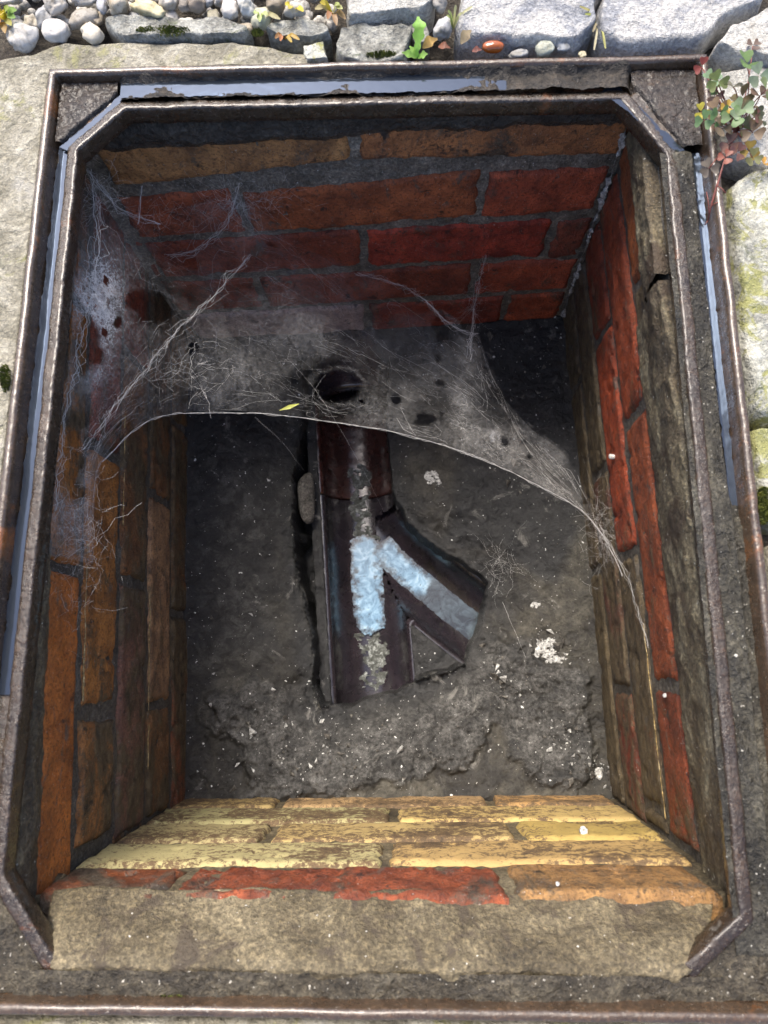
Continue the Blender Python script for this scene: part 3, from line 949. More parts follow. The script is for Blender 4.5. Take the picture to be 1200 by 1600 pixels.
tag(fl2, 'small grey rubble crumbs scattered over the dark chamber floor', 'rubble', kind='stuff')

# broken mortar strip lying beside the channel
def rock(c, r, seed, rough=.3, n=20, m=12, rot=0):
    V = []
    for i in range(n):
        for j in range(m):
            th = 2 * math.pi * i / n
            ph = math.pi * (j / (m - 1) - .5)
            V.append((math.cos(th) * math.cos(ph), math.sin(th) * math.cos(ph), math.sin(ph)))
    V = np.array(V)
    d = 1 + rough * fbm(V + seed * 7.1, 1.1, 3, seed) + rough * .25 * fbm(V + seed, 4, 3, seed)
    V = np.sign(V) * np.abs(V) ** .85 * d[:, None] * np.array(r)
    ca, sa = math.cos(rot), math.sin(rot)
    V = np.stack([V[:, 0] * ca - V[:, 1] * sa, V[:, 0] * sa + V[:, 1] * ca, V[:, 2]], -1)
    return V + np.array(c), grid_faces(n, m, True)
p = at(478, 775, -.46)
V, F = rock((p[0], p[1], -.462), (.0125, .036, .014), 3, .35, rot=.06)
tag(obj('mortar_lump', V, F, RUBBLE), 'broken grey lump of mortar in the dark gap left of the clay channel', 'mortar lump')

# ------------------------------------------------------------------ clay channel with its junction
ch = thing('drain_channel', (A0[0], A0[1], -.54), 'half-round clay drain channel with a side branch in the chamber floor', 'drain channel')
def half_pipe(P0, P1, R, th, cut=None, res=.003, arc=(180, 360), path=None):
    if path is None:
        P0, P1 = np.array(P0), np.array(P1)
        n = int(np.linalg.norm(P1 - P0) / res)
        path = [P0 + (P1 - P0) * i / n for i in range(n + 1)]
    path = np.array(path)
    n = len(path) - 1
    DD = np.gradient(path, axis=0)
    DD /= np.linalg.norm(DD, axis=1)[:, None]
    prof = []
    na = 26
    for k in range(na + 1):
        a = math.radians(arc[0] + (arc[1] - arc[0]) * k / na)
        prof.append((math.cos(a) * R, math.sin(a) * R))
    for k in range(na, -1, -1):
        a = math.radians(arc[0] + (arc[1] - arc[0]) * k / na)
        prof.append((math.cos(a) * (R + th), math.sin(a) * (R + th)))
    V, keep = [], []
    m = len(prof)
    for i in range(n + 1):
        c = path[i]
        sd = np.array([DD[i][1], -DD[i][0], 0])
        for (a, b) in prof:
            q = c + sd * a + np.array([0, 0, b])
            V.append(q)
    V = np.array(V)
    V += .0006 * np.stack([fbm(V, 90, 3, 70), fbm(V, 90, 3, 71), fbm(V, 90, 3, 72)], -1)
    F = grid_faces(n + 1, m).tolist()
    F += [[i * m + m - 1, (i + 1) * m + m - 1, (i + 1) * m, i * m] for i in range(n)]
    F = [f for f in F if cut is None or not cut(V[f].mean(0))]
    if cut is None:
        for k in range(na):
            F.append([k, k + 1, m - 2 - k, m - 1 - k])
            q = n * m
            F.append([q + k, q + m - 1 - k, q + m - 2 - k, q + k + 1])
    return V, F
JT = at(553, 768, ZA)                         # joint between the red length and the junction piece
tj = np.dot(JT - A0, ax_d)
PJ = A0 + ax_d * tj
def in_branch(q):
    l = float(np.min(np.hypot(BP[:, 0] - q[0], BP[:, 1] - q[1])))
    return math.hypot(l, q[2] - ZA) < RB + .0015 and np.dot(q[:2] - A0[:2], [-ax_d[1], ax_d[0]]) > .016
def in_main(q):
    l = np.dot(q[:2] - A0[:2], [-ax_d[1], ax_d[0]])
    return math.hypot(l, q[2] - ZA) < RC + .0005 or l < .012
V, F = half_pipe(A0 - ax_d * .012, PJ - ax_d * .0012, RC + .001, .011)
obj('channel_length', V, F, CLAY_RED, ch)['label'] = 'red clay channel length'
V, F = half_pipe(PJ + ax_d * .0012, AE, RC, .011, cut=in_branch)
obj('junction_piece', V, F, CLAY, ch)
V, F = half_pipe(None, None, RB, .010, cut=in_main, path=BP)
obj('branch_arm', V, F, CLAY, ch)
V, F = half_pipe(AB, A0 - ax_d * .014, .039, RC + .006 - .039, arc=(-90, 270))
obj('pipe_mouth', V, F, CLAY, ch)
# silt and limescale along the invert
def invert(P, d, L, R, half, lift, mat, name, seed, t0=0.0):
    n, m = int(L / .0015), 21
    sd = np.array([d[1], -d[0], 0])
    T, A = np.meshgrid(np.linspace(t0, t0 + L, n), np.linspace(-1, 1, m), indexing='ij')
    hw = half * (1 + .9 * fbm(P3(T, np.sign(A) * .1, seed), 80, 4, seed, .65))
    off = A * hw
    prof = -np.sqrt(np.clip(R ** 2 - off ** 2, 0, None))
    end = np.minimum(T - t0, t0 + L - T) / .01
    up = lift * np.clip((1 - A ** 2) * np.clip(end, 0, 1), 0, 1) * (.8 + .9 * fbm(P3(T, off, seed), 240, 4, seed + 1))
    V = P + T[..., None] * d + off[..., None] * sd
    V[..., 2] = ZA + prof + up + .0002 - .0008 * (np.abs(A) > .98)
    F = grid_faces(n, m)
    kp = (fbm(P3(T, off, seed + 5), 130, 4, seed + 7, .65) + .28 * (1 - A ** 2) - .5 * np.clip(1 - end / 1.5, 0, 1)) > -.02
    F = F[kp.reshape(-1)[F].all(1)]
    V[..., 2] -= .0006
    return obj(name, V.reshape(-1, 3), F, mat, ch)
tA = lambda v: float(np.dot(at(578, v, ZA - RC)[:2] - A0[:2], ax_d[:2]))
invert(A0, ax_d, tA(858) - tA(720), RC, .017, .0026, SILT, 'silt', 81, tA(720))
invert(A0, ax_d, tA(1082) - tA(975), RC, .022, .0026, SILT, 'silt', 83, tA(975))
# standing water: one sheet lying in the junction, ragged at its ends
zw = ZA - RC + .0058
tB = lambda u, v: float(path_tl(np.array([at(u, v, ZA - RB)[0]]), np.array([at(u, v, ZA - RB)[1]]))[0][0])
ext = np.array([at(540, 820, zw), at(790, 1020, zw)])
xs = np.arange(ext[:, 0].min(), ext[:, 0].max(), .0006)
ys = np.arange(ext[:, 1].min(), ext[:, 1].max() + .01, .0006)
X_, Y_ = np.meshgrid(xs, ys, indexing='ij')
def axis_tl(a, d):
    return (X_ - a[0]) * d[0] + (Y_ - a[1]) * d[1], np.abs((X_ - a[0]) * -d[1] + (Y_ - a[1]) * d[0])
tm, lm = axis_tl(A0, ax_d)
tb, lb = path_tl(X_, Y_)
lastL = float(np.sum(np.linalg.norm(np.diff(BP, axis=0), axis=1)))
Qp = P3(X_, Y_)
rag = .011 * fbm(Qp, 110, 4, 95, .7)
hm_ = math.sqrt(RC ** 2 - (zw - ZA) ** 2)
hb_ = math.sqrt(max(1e-6, RB ** 2 - (zw - ZA) ** 2))
t_a, t_b = tA(836), tA(990)
mm = hm_ - np.hypot(lm, np.clip(np.abs(tm - (t_a + t_b) / 2) - (t_b - t_a) / 2 + hm_, 0, None)) + rag * .7
mb = np.minimum(np.minimum(tb - .03, lastL - .004 - tb), hb_ - lb + rag * .4)
sky_film = np.maximum(sstep(0, .013, mm + rag * .9), sstep(0, .013, mb + rag * .9) * (1 - sstep(-.008, .008, tb - tB(662, 922) + rag * 1.4)))  # painted sky sheen, fading at the edges and along the branch
msk = np.maximum(mm, mb)
F = grid_faces(*X_.shape)
F = F[(msk.reshape(-1)[F] > 0).all(1)]
us = np.unique(F)
mp = np.zeros(X_.size, int)
mp[us] = np.arange(len(us))
V = np.stack([X_, Y_, zw + .00004 * fbm(Qp, 150, 3, 96)], -1).reshape(-1, 3)[us]
pd = tag(obj('water', V, mp[F], SKY_SCUM), 'scummy puddle with painted pale blue sky sheen in the junction of the clay channel', 'water')
fa = pd.data.attributes.new('sky_film', 'FLOAT', 'POINT')
fa.data.foreach_set('value', sky_film.reshape(-1)[us].astype(np.float32))

# ------------------------------------------------------------------ cast iron frame
fr = thing('manhole_frame', (0, 0, -.06), 'wet rusty cast iron manhole frame with water in its groove', 'manhole frame')
OUT = [(-.275, -.354), (.275, -.354), (.275, .354), (-.275, .354)]
V, F = sweep_poly(OUT, [(0, -.06), (0, -.02), (0, -.003), (.0006, -.0008), (.0018, 0), (.0046, 0), (.006, -.0009), (.0068, -.003), (.007, -.008), (.0075, -.013), (.0085, -.018), (.009, -.03)], .002, .00028, 260, 110, .0006)
obj('rim', V, F, IRON_RIM, fr)
V, F = sweep_poly(OCT, [(0, -.03), (-.0003, -.02), (0, -.0135), (.0007, -.0116), (.002, -.0108), (.0045, -.0106), (.007, -.0103), (.0086, -.0102), (.0096, -.0108), (.0101, -.0125), (.0102, -.017), (.0102, -.022), (.0098, -.0265), (.007, -.029), (-.004, -.034)],
                  .0016, .0006, 380, 120, .0007)
V[:, 2] -= .013 * sstep(-.318, -.324, V[:, 1]) * sstep(BLb[0] - .004, BLb[0] + .03, V[:, 0]) * (1 - sstep(BRb[0] - .03, BRb[0] + .004, V[:, 0]))
obj('lip', V, F, IRON, fr)
# groove bed: a different height on each side
def bed(i, lo_, hi_, mat, zfun, seed, name='groove_bed', wdt=.022, inner=-.002):
    a, b = OCT[i], OCT[(i + 1) % 8]
    t = (b - a) / np.linalg.norm(b - a)
    o = np.array([t[1], -t[0]])
    L = np.linalg.norm(b - a)
    s = np.arange(-lo_, L + hi_, .0016)
    d = np.arange(inner, wdt, .0014)
    S, D = np.meshgrid(s, d, indexing='ij')
    XY = a + S[..., None] * t + D[..., None] * o
    Q = P3(XY[..., 0], XY[..., 1])
    Zb = zfun(D, Q) - .014 * (1 - sstep(0, .012, np.minimum(S + lo_, L + hi_ - S)))
    V = np.concatenate([XY, Zb[..., None]], -1).reshape(-1, 3)
    return obj(name, V, grid_faces(len(s), len(d)), mat, fr)
ro = lambda Q, a, sd_: a * fbm(Q, 190, 4, sd_, .6) + a * 1.2 * fbm(Q, 40, 3, sd_ + 5)
bed(0, .03, .03, DIRT, lambda D, Q: -.012 + ro(Q, .0022, 130), 130)                                   # near side, filled with dirt
bed(2, .03, .01, GREYBED, lambda D, Q: -.0125 - .0055 * sstep(.0115, .0145, D) + .0045 * sstep(.03, -.07, Q[..., 1]) * (D > .011) + ro(Q, .0018, 132), 132, inner=-.014)  # right
bed(4, .01, .01, GROOVE, lambda D, Q: -.0102 + .0055 * sstep(.0115, .0175, D) + .001 * (1 - sstep(0, .003, D)) + .0032 * sstep(.03, .14, Q[..., 0]) + .0012 * sstep(-.12, -.2, Q[..., 0]) + ro(Q, .0027, 134), 134, wdt=.019)  # far
bed(6, .01, .03, IRON, lambda D, Q: -.0165 + ro(Q, .0009, 136), 136, wdt=.0145)                                 # left
for i in (3, 5):
    bed(i, .004, .004, IRON, lambda D, Q: -.0118 + ro(Q, .0009, 138), 138, wdt=.012)
for i in (1, 7):
    bed(i, .006, .006, DIRT, lambda D, Q: -.0135 + ro(Q, .0015, 139), 139, wdt=.012)
# corner plates
IN = [(-.267, -.346), (.267, -.346), (.267, .346), (-.267, .346)]
def plate(c, a, b, seed, gap, mat=IRON_PLATE, drop=0.0):
    c, a, b = map(np.array, (c, a, b))
    t = (b - a) / np.linalg.norm(b - a)
    o = np.array([t[1], -t[0]])
    if np.dot(c - a, o) < 0: o = -o
    a = a + o * gap
    b = b + o * gap
    n = 60
    far_ = (a if abs(a[0] - c[0]) > abs(b[0] - c[0]) else b, a if abs(a[1] - c[1]) > abs(b[1] - c[1]) else b)
    G1, G2 = np.meshgrid(np.linspace(c[0], far_[0][0], n), np.linspace(c[1], far_[1][1], n), indexing='ij')
    dd = (G1 - a[0]) * o[0] + (G2 - a[1]) * o[1]
    mv = np.clip(-dd, 0, None)
    V = np.stack([G1 + o[0] * mv, G2 + o[1] * mv, -.0085 - .007 * (1 - sstep(0, .0025, dd))], -1).reshape(-1, 3)
    F = grid_faces(n, n, flip=(far_[0][0] - c[0]) * (far_[1][1] - c[1]) < 0)
    V[:, 2] += .0013 * fbm(V, 300, 3, seed) + .0013 * fbm(V, 60, 3, seed + 3) - drop
    return obj('corner_plate', V, F, mat, fr)
plate(IN[0], OCT[0], OCT[7], 141, .004, DIRT, .004)
plate(IN[1], OCT[2], OCT[1], 142, .006, DIRT, .005)
plate(IN[2], OCT[3], OCT[4], 143, .0045)
plate(IN[3], OCT[5], OCT[6], 144, .0045)
# water lying in the groove
def groove_water(name, pts_in, pts_out, z, label, seed):
    pin, pout = np.array(pts_in), np.array(pts_out)
    def rs(p_):
        seg = np.r_[0, np.cumsum(np.linalg.norm(np.diff(p_, axis=0), axis=1))]
        t = np.linspace(0, seg[-1], 300)
        return np.stack([np.interp(t, seg, p_[:, k]) for k in range(2)], -1)
    a, b = rs(pin), rs(pout)
    m = 6
    nv = (b - a) / np.linalg.norm(b - a, axis=1)[:, None]
    b = b + nv * (.0028 * fbm(P3(b[:, 0], b[:, 1], seed), 90, 4, seed, .65) - .0012)[:, None]
    a = a + nv * (.0022 * fbm(P3(a[:, 0], a[:, 1], seed), 110, 4, seed + 9, .65))[:, None]
    V = np.array([a + (b - a) * k / (m - 1) for k in range(m)]).transpose(1, 0, 2).reshape(-1, 2)
    V = np.c_[V, np.full(len(V), z)]
    return tag(obj(name, V, grid_faces(300, m), WATER), label, 'water')
groove_water('water', [OCT[6] + [.004, .004], OCT[7] + [0, .12]], [OCT[6] + [-.0105, .002], OCT[7] + [-.0105, .12]], -.0146, 'long strip of water in the left groove of the iron frame', 1)
groove_water('water', [OCT[5] + [.001, -.002], OCT[6] + [-.0, -.004]], [OCT[5] + [.0, .0075], OCT[6] + [-.0075, .0]], -.0112, 'thin water along the far left chamfer of the iron frame', 2)
groove_water('water', [OCT[4] + [-.10, -.001], OCT[5] + [0, -.001]], [OCT[4] + [-.10, .0172], OCT[5] + [0, .0172]], -.0078, 'wide bright strip of water in the far groove of the iron frame', 3)
groove_water('water', [OCT[3] + [0, -.002], OCT[4] + [-.02, -.001]], [OCT[3] + [.0068, 0], OCT[4] + [-.01, .0085]], -.0110, 'thin water along the far right chamfer of the iron frame', 4)
groove_water('water', [OCT[3] + [.0128, 0], OCT[3] + [.0135, -.33]], [OCT[3] + [.021, 0], OCT[3] + [.021, -.33]], -.0152, 'narrow water line in the right groove of the iron frame', 5)

# ------------------------------------------------------------------ ground and stones
def ground_ring():
    V, F = [], []
    inner = [(-.32, -.4), (.32, -.4), (.32, .4), (-.32, .4)]
    rings = [0, .05, .15, .4, 1, 3, 10, 60]
    n = 160
    for r_ in rings:
        for k in range(n):
            side, t = divmod(k, n // 4)
            t /= n // 4
            a, b = np.array(inner[side]), np.array(inner[(side + 1) % 4])
            c = a + (b - a) * t
            V.append(c * (1 + r_ / .4) if r_ > .4 else c * (1 + r_ / .4))
    V = np.array(V)
    z = -.022 + .004 * fbm(P3(V[:, 0], V[:, 1]), 30, 3, 150)
    z[:n] = -.022
    V = np.c_[V, z]
    low = V[:n].copy()
    low[:, 0] *= .99
    V = np.vstack([V, low * [.86, .886, 1] + [0, 0, -.012]])
    f1 = []
    for r_ in range(len(rings) - 1):
        for k in range(n):
            k2 = (k + 1) % n
            f1.append([r_ * n + k, (r_ + 1) * n + k, (r_ + 1) * n + k2, r_ * n + k2])
    b = len(rings) * n
    for k in range(n):
        k2 = (k + 1) % n
        f1.append([b + k, k, k2, b + k2])
    return V, f1
V, F = ground_ring()
tag(obj('ground', V, F, SOIL, base=False), 'dark soil ground between the stones', kind='structure')

# large left slab that wraps round the far corner of the frame
def slab_strip(name, inner, outer, mat, seed, z0, amp, m=40, n=260, thick=.045, edge=.006):
    inner, outer = np.array(inner, float), np.array(outer, float)
    def rs(p_):
        seg = np.r_[0, np.cumsum(np.linalg.norm(np.diff(p_, axis=0), axis=1))]
        return seg
    si, so = rs(inner), rs(outer)
    k = np.linspace(0, len(inner) - 1, n)
    a = np.stack([np.interp(k, np.arange(len(inner)), inner[:, q]) for q in range(2)], -1)
    b = np.stack([np.interp(k, np.arange(len(outer)), outer[:, q]) for q in range(2)], -1)
    a = a + 0
    b = b + .005 * np.stack([fbm(P3(b[:, 0], b[:, 1]), 40, 3, seed), fbm(P3(b[:, 0], b[:, 1]), 40, 3, seed + 1)], -1)
    w_ = np.linspace(0, 1, m) ** 1.6
    V = a[:, None] + (b - a)[:, None] * w_[None, :, None]
    Q = P3(V[..., 0], V[..., 1])
    z = z0 + amp * fbm(Q, 25, 4, seed) + amp * .35 * fbm(Q, 140, 3, seed + 2)
    dist = (1 - w_)[None] * np.linalg.norm(b - a, axis=1)[:, None]
    z = z - (1 - np.clip(dist / (edge * 2.2), 0, 1)) ** 2 * edge * 1.6
    kk = np.minimum(np.arange(n), np.arange(n)[::-1])
    z = z - ((1 - np.clip(kk / 5, 0, 1)) ** 2 * edge)[:, None]
    V = np.concatenate([V, z[..., None]], -1)
    top = V.reshape(-1, 3)
    ring = [(i, 0) for i in range(n)] + [(n - 1, j) for j in range(1, m)] + [(i, m - 1) for i in range(n - 2, -1, -1)] + [(0, j) for j in range(m - 2, 0, -1)]
    low = np.array([V[i, j] * [1, 1, 0] + [0, 0, z0 - thick] for i, j in ring])
    F = grid_faces(n, m).tolist()
    for q in range(len(ring)):
        i, j = ring[q]
        i2, j2 = ring[(q + 1) % len(ring)]
        F.append([i * m + j, n * m + q, n * m + (q + 1) % len(ring), i2 * m + j2])
    return obj(name, np.vstack([top, low]), F, mat)
g2 = lambda u, v: tuple(at(u, v, 0)[:2])
e_ = .2765
sl_o = slab_strip('paving_slab', [(-e_, -.62), (-e_, -.3), (-e_, 0), (-e_, .25), (-e_, .3556), (-.2, .3556), (-.1, .3556), (-.045, .3556)],
                  [(-.75, -.62), (-.75, -.3), (-.75, 0), (-.72, .25), g2(-60, 98), g2(80, 56), g2(290, 56), g2(478, 66)], SLAB, 160, -.0035, .0022, n=300)
tag(sl_o, 'large pale sandstone slab wrapping the left and far-left corner of the frame', 'paving slab', 'stones around the frame')

def stone(name, outline, z, mat, label, seed, rough=.003, thick=.05, bevel=.006, cat='stone', wob=.004, tilt=(0, 0), group='stones around the frame', freq=45):
    """irregular stone from a plan outline, rounded edges and a rough top"""
    P = np.array([g2(*p_) if len(p_) == 2 else p_[:2] for p_ in outline])
    ar = np.sum(P[:, 0] * np.roll(P[:, 1], -1) - np.roll(P[:, 0], -1) * P[:, 1])
    if ar < 0: P = P[::-1]
    n = 120
    seg = np.r_[0, np.cumsum(np.linalg.norm(np.diff(np.vstack([P, P[:1]]), axis=0), axis=1))]
    t = np.linspace(0, seg[-1], n, endpoint=False)
    PP = np.vstack([P, P[:1]])
    B = np.stack([np.interp(t, seg, PP[:, k]) for k in range(2)], -1)
    for _ in range(2):
        B = (np.roll(B, 1, 0) + 2 * B + np.roll(B, -1, 0)) / 4
    B = B + wob * np.stack([fbm(P3(B[:, 0], B[:, 1]), freq, 4, seed), fbm(P3(B[:, 0], B[:, 1]), freq, 4, seed + 1)], -1)
    c = B.mean(0)
    size = np.linalg.norm(B - c, axis=1)
    prof = [(1.0, -thick), (1.02, -bevel * 2.4), (1.005, -bevel * 1.1), (.985, -bevel * .45)]
    prof += [(max(.02, 1 - q), 0) for q in (.035, .07, .12, .18, .25, .33, .42, .52, .62, .72, .82, .92, .98)]
    V = []
    for s, dz in prof:
        xy = c + (B - c) * s
        Q = P3(xy[:, 0], xy[:, 1], dz)
        zz = z + dz + tilt[0] * (xy[:, 0] - c[0]) + tilt[1] * (xy[:, 1] - c[1])
        k = 1 if dz > -thick else 0
        zz = zz + k * (rough * fbm(Q, 32, 4, seed + 3) + rough * .5 * fbm(Q, 130, 3, seed + 4))
        if -thick < dz < -.001:
            xy = xy + .0025 * np.stack([fbm(Q, 90, 3, seed + 6), fbm(Q, 90, 3, seed + 7)], -1)
        V.append(np.c_[xy, zz])
    V = np.array(V).transpose(1, 0, 2).reshape(-1, 3)
    m = len(prof)
    F = grid_faces(n, m, True).tolist()
    F.append([k * m + m - 1 for k in range(n)])
    return tag(obj(name, V, F, mat), label, cat, group)

stone('stone', [(160, 35), (205, 30), (290, 34), (340, 32), (395, 44), (385, 55), (320, 56), (240, 60), (190, 58)], .002, DARKSTONE, 'long low kerb stone with a moss line, behind the sandstone slab', 171, .003, wob=.003, bevel=.004)
stone('stone', [(418, 48), (425, 38), (480, 31), (508, 36), (515, 48), (500, 58), (440, 58)], .002, DARKSTONE, 'short rough kerb stone right of the long mossy kerb stone', 172, .003, wob=.003, bevel=.004)
stone('stone', [(474, 70), (504, 62), (510, 88), (478, 92)], .0, MOSSY, 'tiny squared stone against the far rim of the frame', 173, .002, .03, .003, wob=.002)
stone('stone', [(530, 38), (560, 34), (645, 38), (640, 60), (636, 90), (600, 95), (540, 92), (524, 70)], -.001, DARKSTONE, 'dark pitted mossy stone touching the far rim at its middle', 174, .006, .04, .004)
stone('paving_slab', [(538, -60), (680, -60), (678, 12), (660, 24), (600, 28), (545, 34)], .006, PALE, 'small white slab at the top centre of the picture', 175, .002, cat='paving slab', wob=.002)
stone('stone', [(640, 34), (668, 28), (670, 58), (650, 60)], -.004, DARKSTONE, 'small dark stone behind the bright green seedling', 176, .003, .03, .004)
stone('paving_slab', [(745, -90), (985, -120), (925, 20), (928, 48), (900, 74), (820, 68), (722, 60), (712, 40)], .010, SLATE, 'broad blue-grey flagstone behind the far rim, left of the crack', 177, .003, .06, .009, cat='paving slab', wob=.003, tilt=(0, .05))
stone('paving_slab', [(985, -130), (1190, -150), (1188, 12), (1120, 38), (1100, 68), (1020, 76), (945, 68), (930, 50), (932, 18)], .010, SLATE, 'large pale flagstone with a broken blue edge, right of the crack', 178, .003, .06, .009, cat='paving slab', wob=.003, tilt=(0, .06))
stone('stone', [(1112, 78), (1130, 58), (1180, 28), (1260, 0), (1330, 60), (1260, 100), (1150, 92)], .006, PALE, 'cracked pale stone at the far right corner of the frame', 179, .004, .05, .007, wob=.004)
stone('stone', [(1116, 108), (1190, 96), (1300, 110), (1320, 240), (1215, 262), (1150, 240), (1128, 190)], -.002, PALE, 'pale stone under the clover plant', 180, .004, .05, .007)
stone('stone', [(1150, 285), (1172, 258), (1300, 250), (1420, 400), (1420, 620), (1250, 660), (1185, 640), (1168, 480), (1156, 360)], -.002, MOSSY, 'long lichen-covered stone beside the right rim', 181, .006, .05, .009)
stone('stone', [(1186, 660), (1300, 668), (1430, 700), (1440, 800), (1300, 830), (1202, 820), (1192, 740)], -.004, MOSSY, 'yellow-green mossy stone at the right picture edge', 182, .006, .05, .009)
stone('paving_slab', [(1212, 850), (1480, 850), (1600, 1300), (1640, 1640), (1290, 1640), (1240, 1240)], -.004, SLAB, 'sandstone slab along the near right side of the frame', 183, .002, .05, .006, cat='paving slab')
stone('paving_slab', [(-200, 1622), (500, 1610), (1330, 1622), (1400, 2300), (-260, 2300)], -.006, SLAB, 'sandstone slab in front of the near rim', 184, .002, .05, .006, cat='paving slab')

# pebbles of the gravel strip (u, v, half-width, half-height px, tilt, colour, smoothness, description)
PB = [
 (32, 52, 22, 17, .2, (.55, .57, .6), .5, 'speckled white pebble at the left front of the gravel'),
 (85, 43, 22, 16, 0, (.62, .63, .65), .9, 'large smooth pale egg-shaped pebble at the front of the gravel'),
 (140, 46, 20, 14, -.5, (.62, .6, .54), .8, 'milky quartz pebble at the left end of the long kerb stone'),
 (125, 24, 26, 14, .35, (.42, .41, .39), .2, 'grey speckled oval pebble with a rusty spot'),
 (186, 14, 18, 16, .4, (.6, .56, .48), .4, 'white pebble with an amber top'),
 (232, 18, 25, 12, -.35, (.66, .62, .42), .7, 'cream yellow flat pebble'),
 (162, 10, 9, 15, 0, (.36, .39, .46), .7, 'narrow blue-grey pebble beside the amber-topped pebble'),
 (207, 23, 14, 10, 0, (.4, .43, .48), .6, 'small blue-grey pebble left of the cream yellow pebble'),
 (235, 2, 15, 8, 0, (.55, .54, .54), .7, 'pale grey pebble behind the cream yellow pebble'),
 (266, 6, 14, 13, 0, (.62, .61, .58), .7, 'blocky white pebble right of the cream yellow pebble'),
 (262, 21, 12, 9, 0, (.45, .46, .48), .6, 'grey pebble under the blocky white pebble'),
 (291, 10, 11, 12, 0, (.25, .23, .21), .6, 'dark brown-grey pebble in the middle of the gravel'),
 (289, 32, 15, 9, 0, (.62, .63, .62), .6, 'white pebble lying on the long kerb stone'),
 (92, 10, 18, 14, .3, (.5, .49, .48), .3, 'rugged grey broken pebble'),
 (66, 20, 13, 18, 0, (.4, .43, .48), .6, 'tall blue-grey pebble near the left corner weeds'),
 (45, 29, 12, 11, 0, (.45, .43, .38), .5, 'beige-grey pebble next to the left corner weeds'),
 (135, 2, 23, 8, 0, (.45, .45, .45), .5, 'wide grey pebble cut by the top edge of the picture'),
 (18, 2, 19, 8, 0, (.58, .58, .57), .7, 'pale pebble in the top left corner'),
 (210, 0, 9, 6, 0, (.63, .63, .62), .7, 'little white pebble at the top edge above the amber-topped pebble'),
 (151, 21, 7, 13, 0, (.42, .38, .32), .5, 'thin beige pebble between the rusty-spotted and narrow blue pebbles'),
 (311, 10, 14, 13, 0, (.24, .21, .18), .5, 'dark brown pebble right of the centre of the gravel'),
 (326, 3, 8, 9, 0, (.38, .41, .47), .7, 'small blue pebble at the top edge right of the dark brown pebble'),
 (344, 4, 10, 9, 0, (.42, .42, .43), .7, 'small grey pebble at the top edge left of the tall white pebble'),
 (332, 21, 10, 13, 0, (.35, .35, .29), .6, 'olive-grey pebble beside the tall white pebble'),
 (360, 17, 13, 17, .1, (.66, .66, .66), .8, 'tall bright white pebble'),
 (387, 14, 15, 14, 0, (.56, .6, .63), .6, 'round bluish white pebble right of the tall white pebble'),
 (408, 25, 17, 16, 0, (.5, .53, .45), .6, 'greenish pale pebble under a small weed leaf'),
 (348, 27, 6, 8, 0, (.36, .42, .5), .8, 'tiny blue pebble below the tall white pebble'),
 (382, 35, 13, 6, -.2, (.48, .44, .38), .6, 'flat beige pebble at the right end of the long kerb stone'),
 (432, 10, 14, 12, 0, (.36, .33, .29), .4, 'brownish grey pebble between weeds'),
 (461, 17, 15, 12, 0, (.5, .5, .48), .6, 'grey pebble with a yellow leaf on top'),
 (304, 32, 8, 6, 0, (.6, .6, .6), .7, 'tiny white pebble lying right of centre on the long kerb stone'),
 (688, 8, 11, 12, .2, (.34, .34, .34), .6, 'square grey pebble between the white slab and the flagstone'),
 (692, 40, 14, 19, -.3, (.44, .47, .52), .6, 'long blue-grey pebble leaning on the left flagstone'),
 (852, 70, 14, 13, .3, (.45, .5, .46), .6, 'pale greenish pebble wedged under the left flagstone'),
 (880, 66, 12, 10, 0, (.38, .42, .48), .5, 'blue-grey pebble wedged under the left flagstone near the crack'),
 (815, 76, 15, 8, .2, (.38, .41, .46), .5, 'low grey pebble right of the amber pebble'),
 (912, 77, 7, 5, 0, (.5, .48, .36), .7, 'tiny cream pebble at the foot of the crack'),
]
for k, (u, v, a, b, rt, col, sm, lab) in enumerate(PB):
    p_ = at(u, v, 0.002)
    s = CAM_P[2] / FPX * 1.16
    col = tuple(min(.85, c_ * w_) for c_, w_ in zip(col, (.98, .92, .82)))
    rz = .8 * min(a, b) * s
    zb = -.004 + rz * .35 + (.006 if v < 20 else 0)
    V, F = rock((p_[0], p_[1], zb), (a * s, b * s * 1.05, rz), 200 + k, .36 if sm > .75 else .62, 26, 16, rt)
    V = V + (1 - sm) * .0012 * np.stack([fbm(V, 180, 3, 300 + k + q) for q in range(3)], -1)
    tag(obj('pebble', V, F, PEBBLE, color=(*col, sm)), lab, 'pebble', 'pebbles of the gravel strip')
p_ = at(770, 75, 0)
V, F = rock((p_[0], p_[1], .001), (.0088, .0045, .0042), 33, .15)
tag(obj('pebble', V, F, AMBER), 'glossy amber pebble resting against the far rim', 'pebble', 'pebbles of the gravel strip')
# gravel between the larger pebbles and running on beyond the picture
acc = Acc()
r4 = np.random.default_rng(31)
for k in range(150):
    p_ = at(r4.uniform(0, 520), r4.uniform(-14, 36) + 6 * r4.normal(), -.006)
    a = r4.uniform(.0028, .006)
    V, F = rock((p_[0], p_[1], -.009), (a, a * r4.uniform(.7, 1.1), a * .8), int(r4.integers(1, 60)), .5, 9, 6, r4.uniform(0, 3))
    acc.add(V, F.tolist())
r3 = np.random.default_rng(21)
for k in range(900):
    x, y = r3.uniform(-.7, .05), r3.uniform(.452, .75)
    a = r3.uniform(.006, .014)
    V, F = rock((x, y, -.008 + r3.uniform(0, .006)), (a, a * r3.uniform(.7, 1.1), a * .7), int(r3.integers(1, 60)), .3, 9, 6, r3.uniform(0, 3))
    acc.add(V, F.tolist())
tag(obj('gravel', acc.V, acc.F, mat_rock('gravel', ((.3, (.16, .15, .13)), (.5, (.36, .34, .3)), (.7, (.56, .53, .47))), 45, .7, .3, .001)), 'pale gravel continuing behind the pebble strip', 'gravel', kind='stuff')

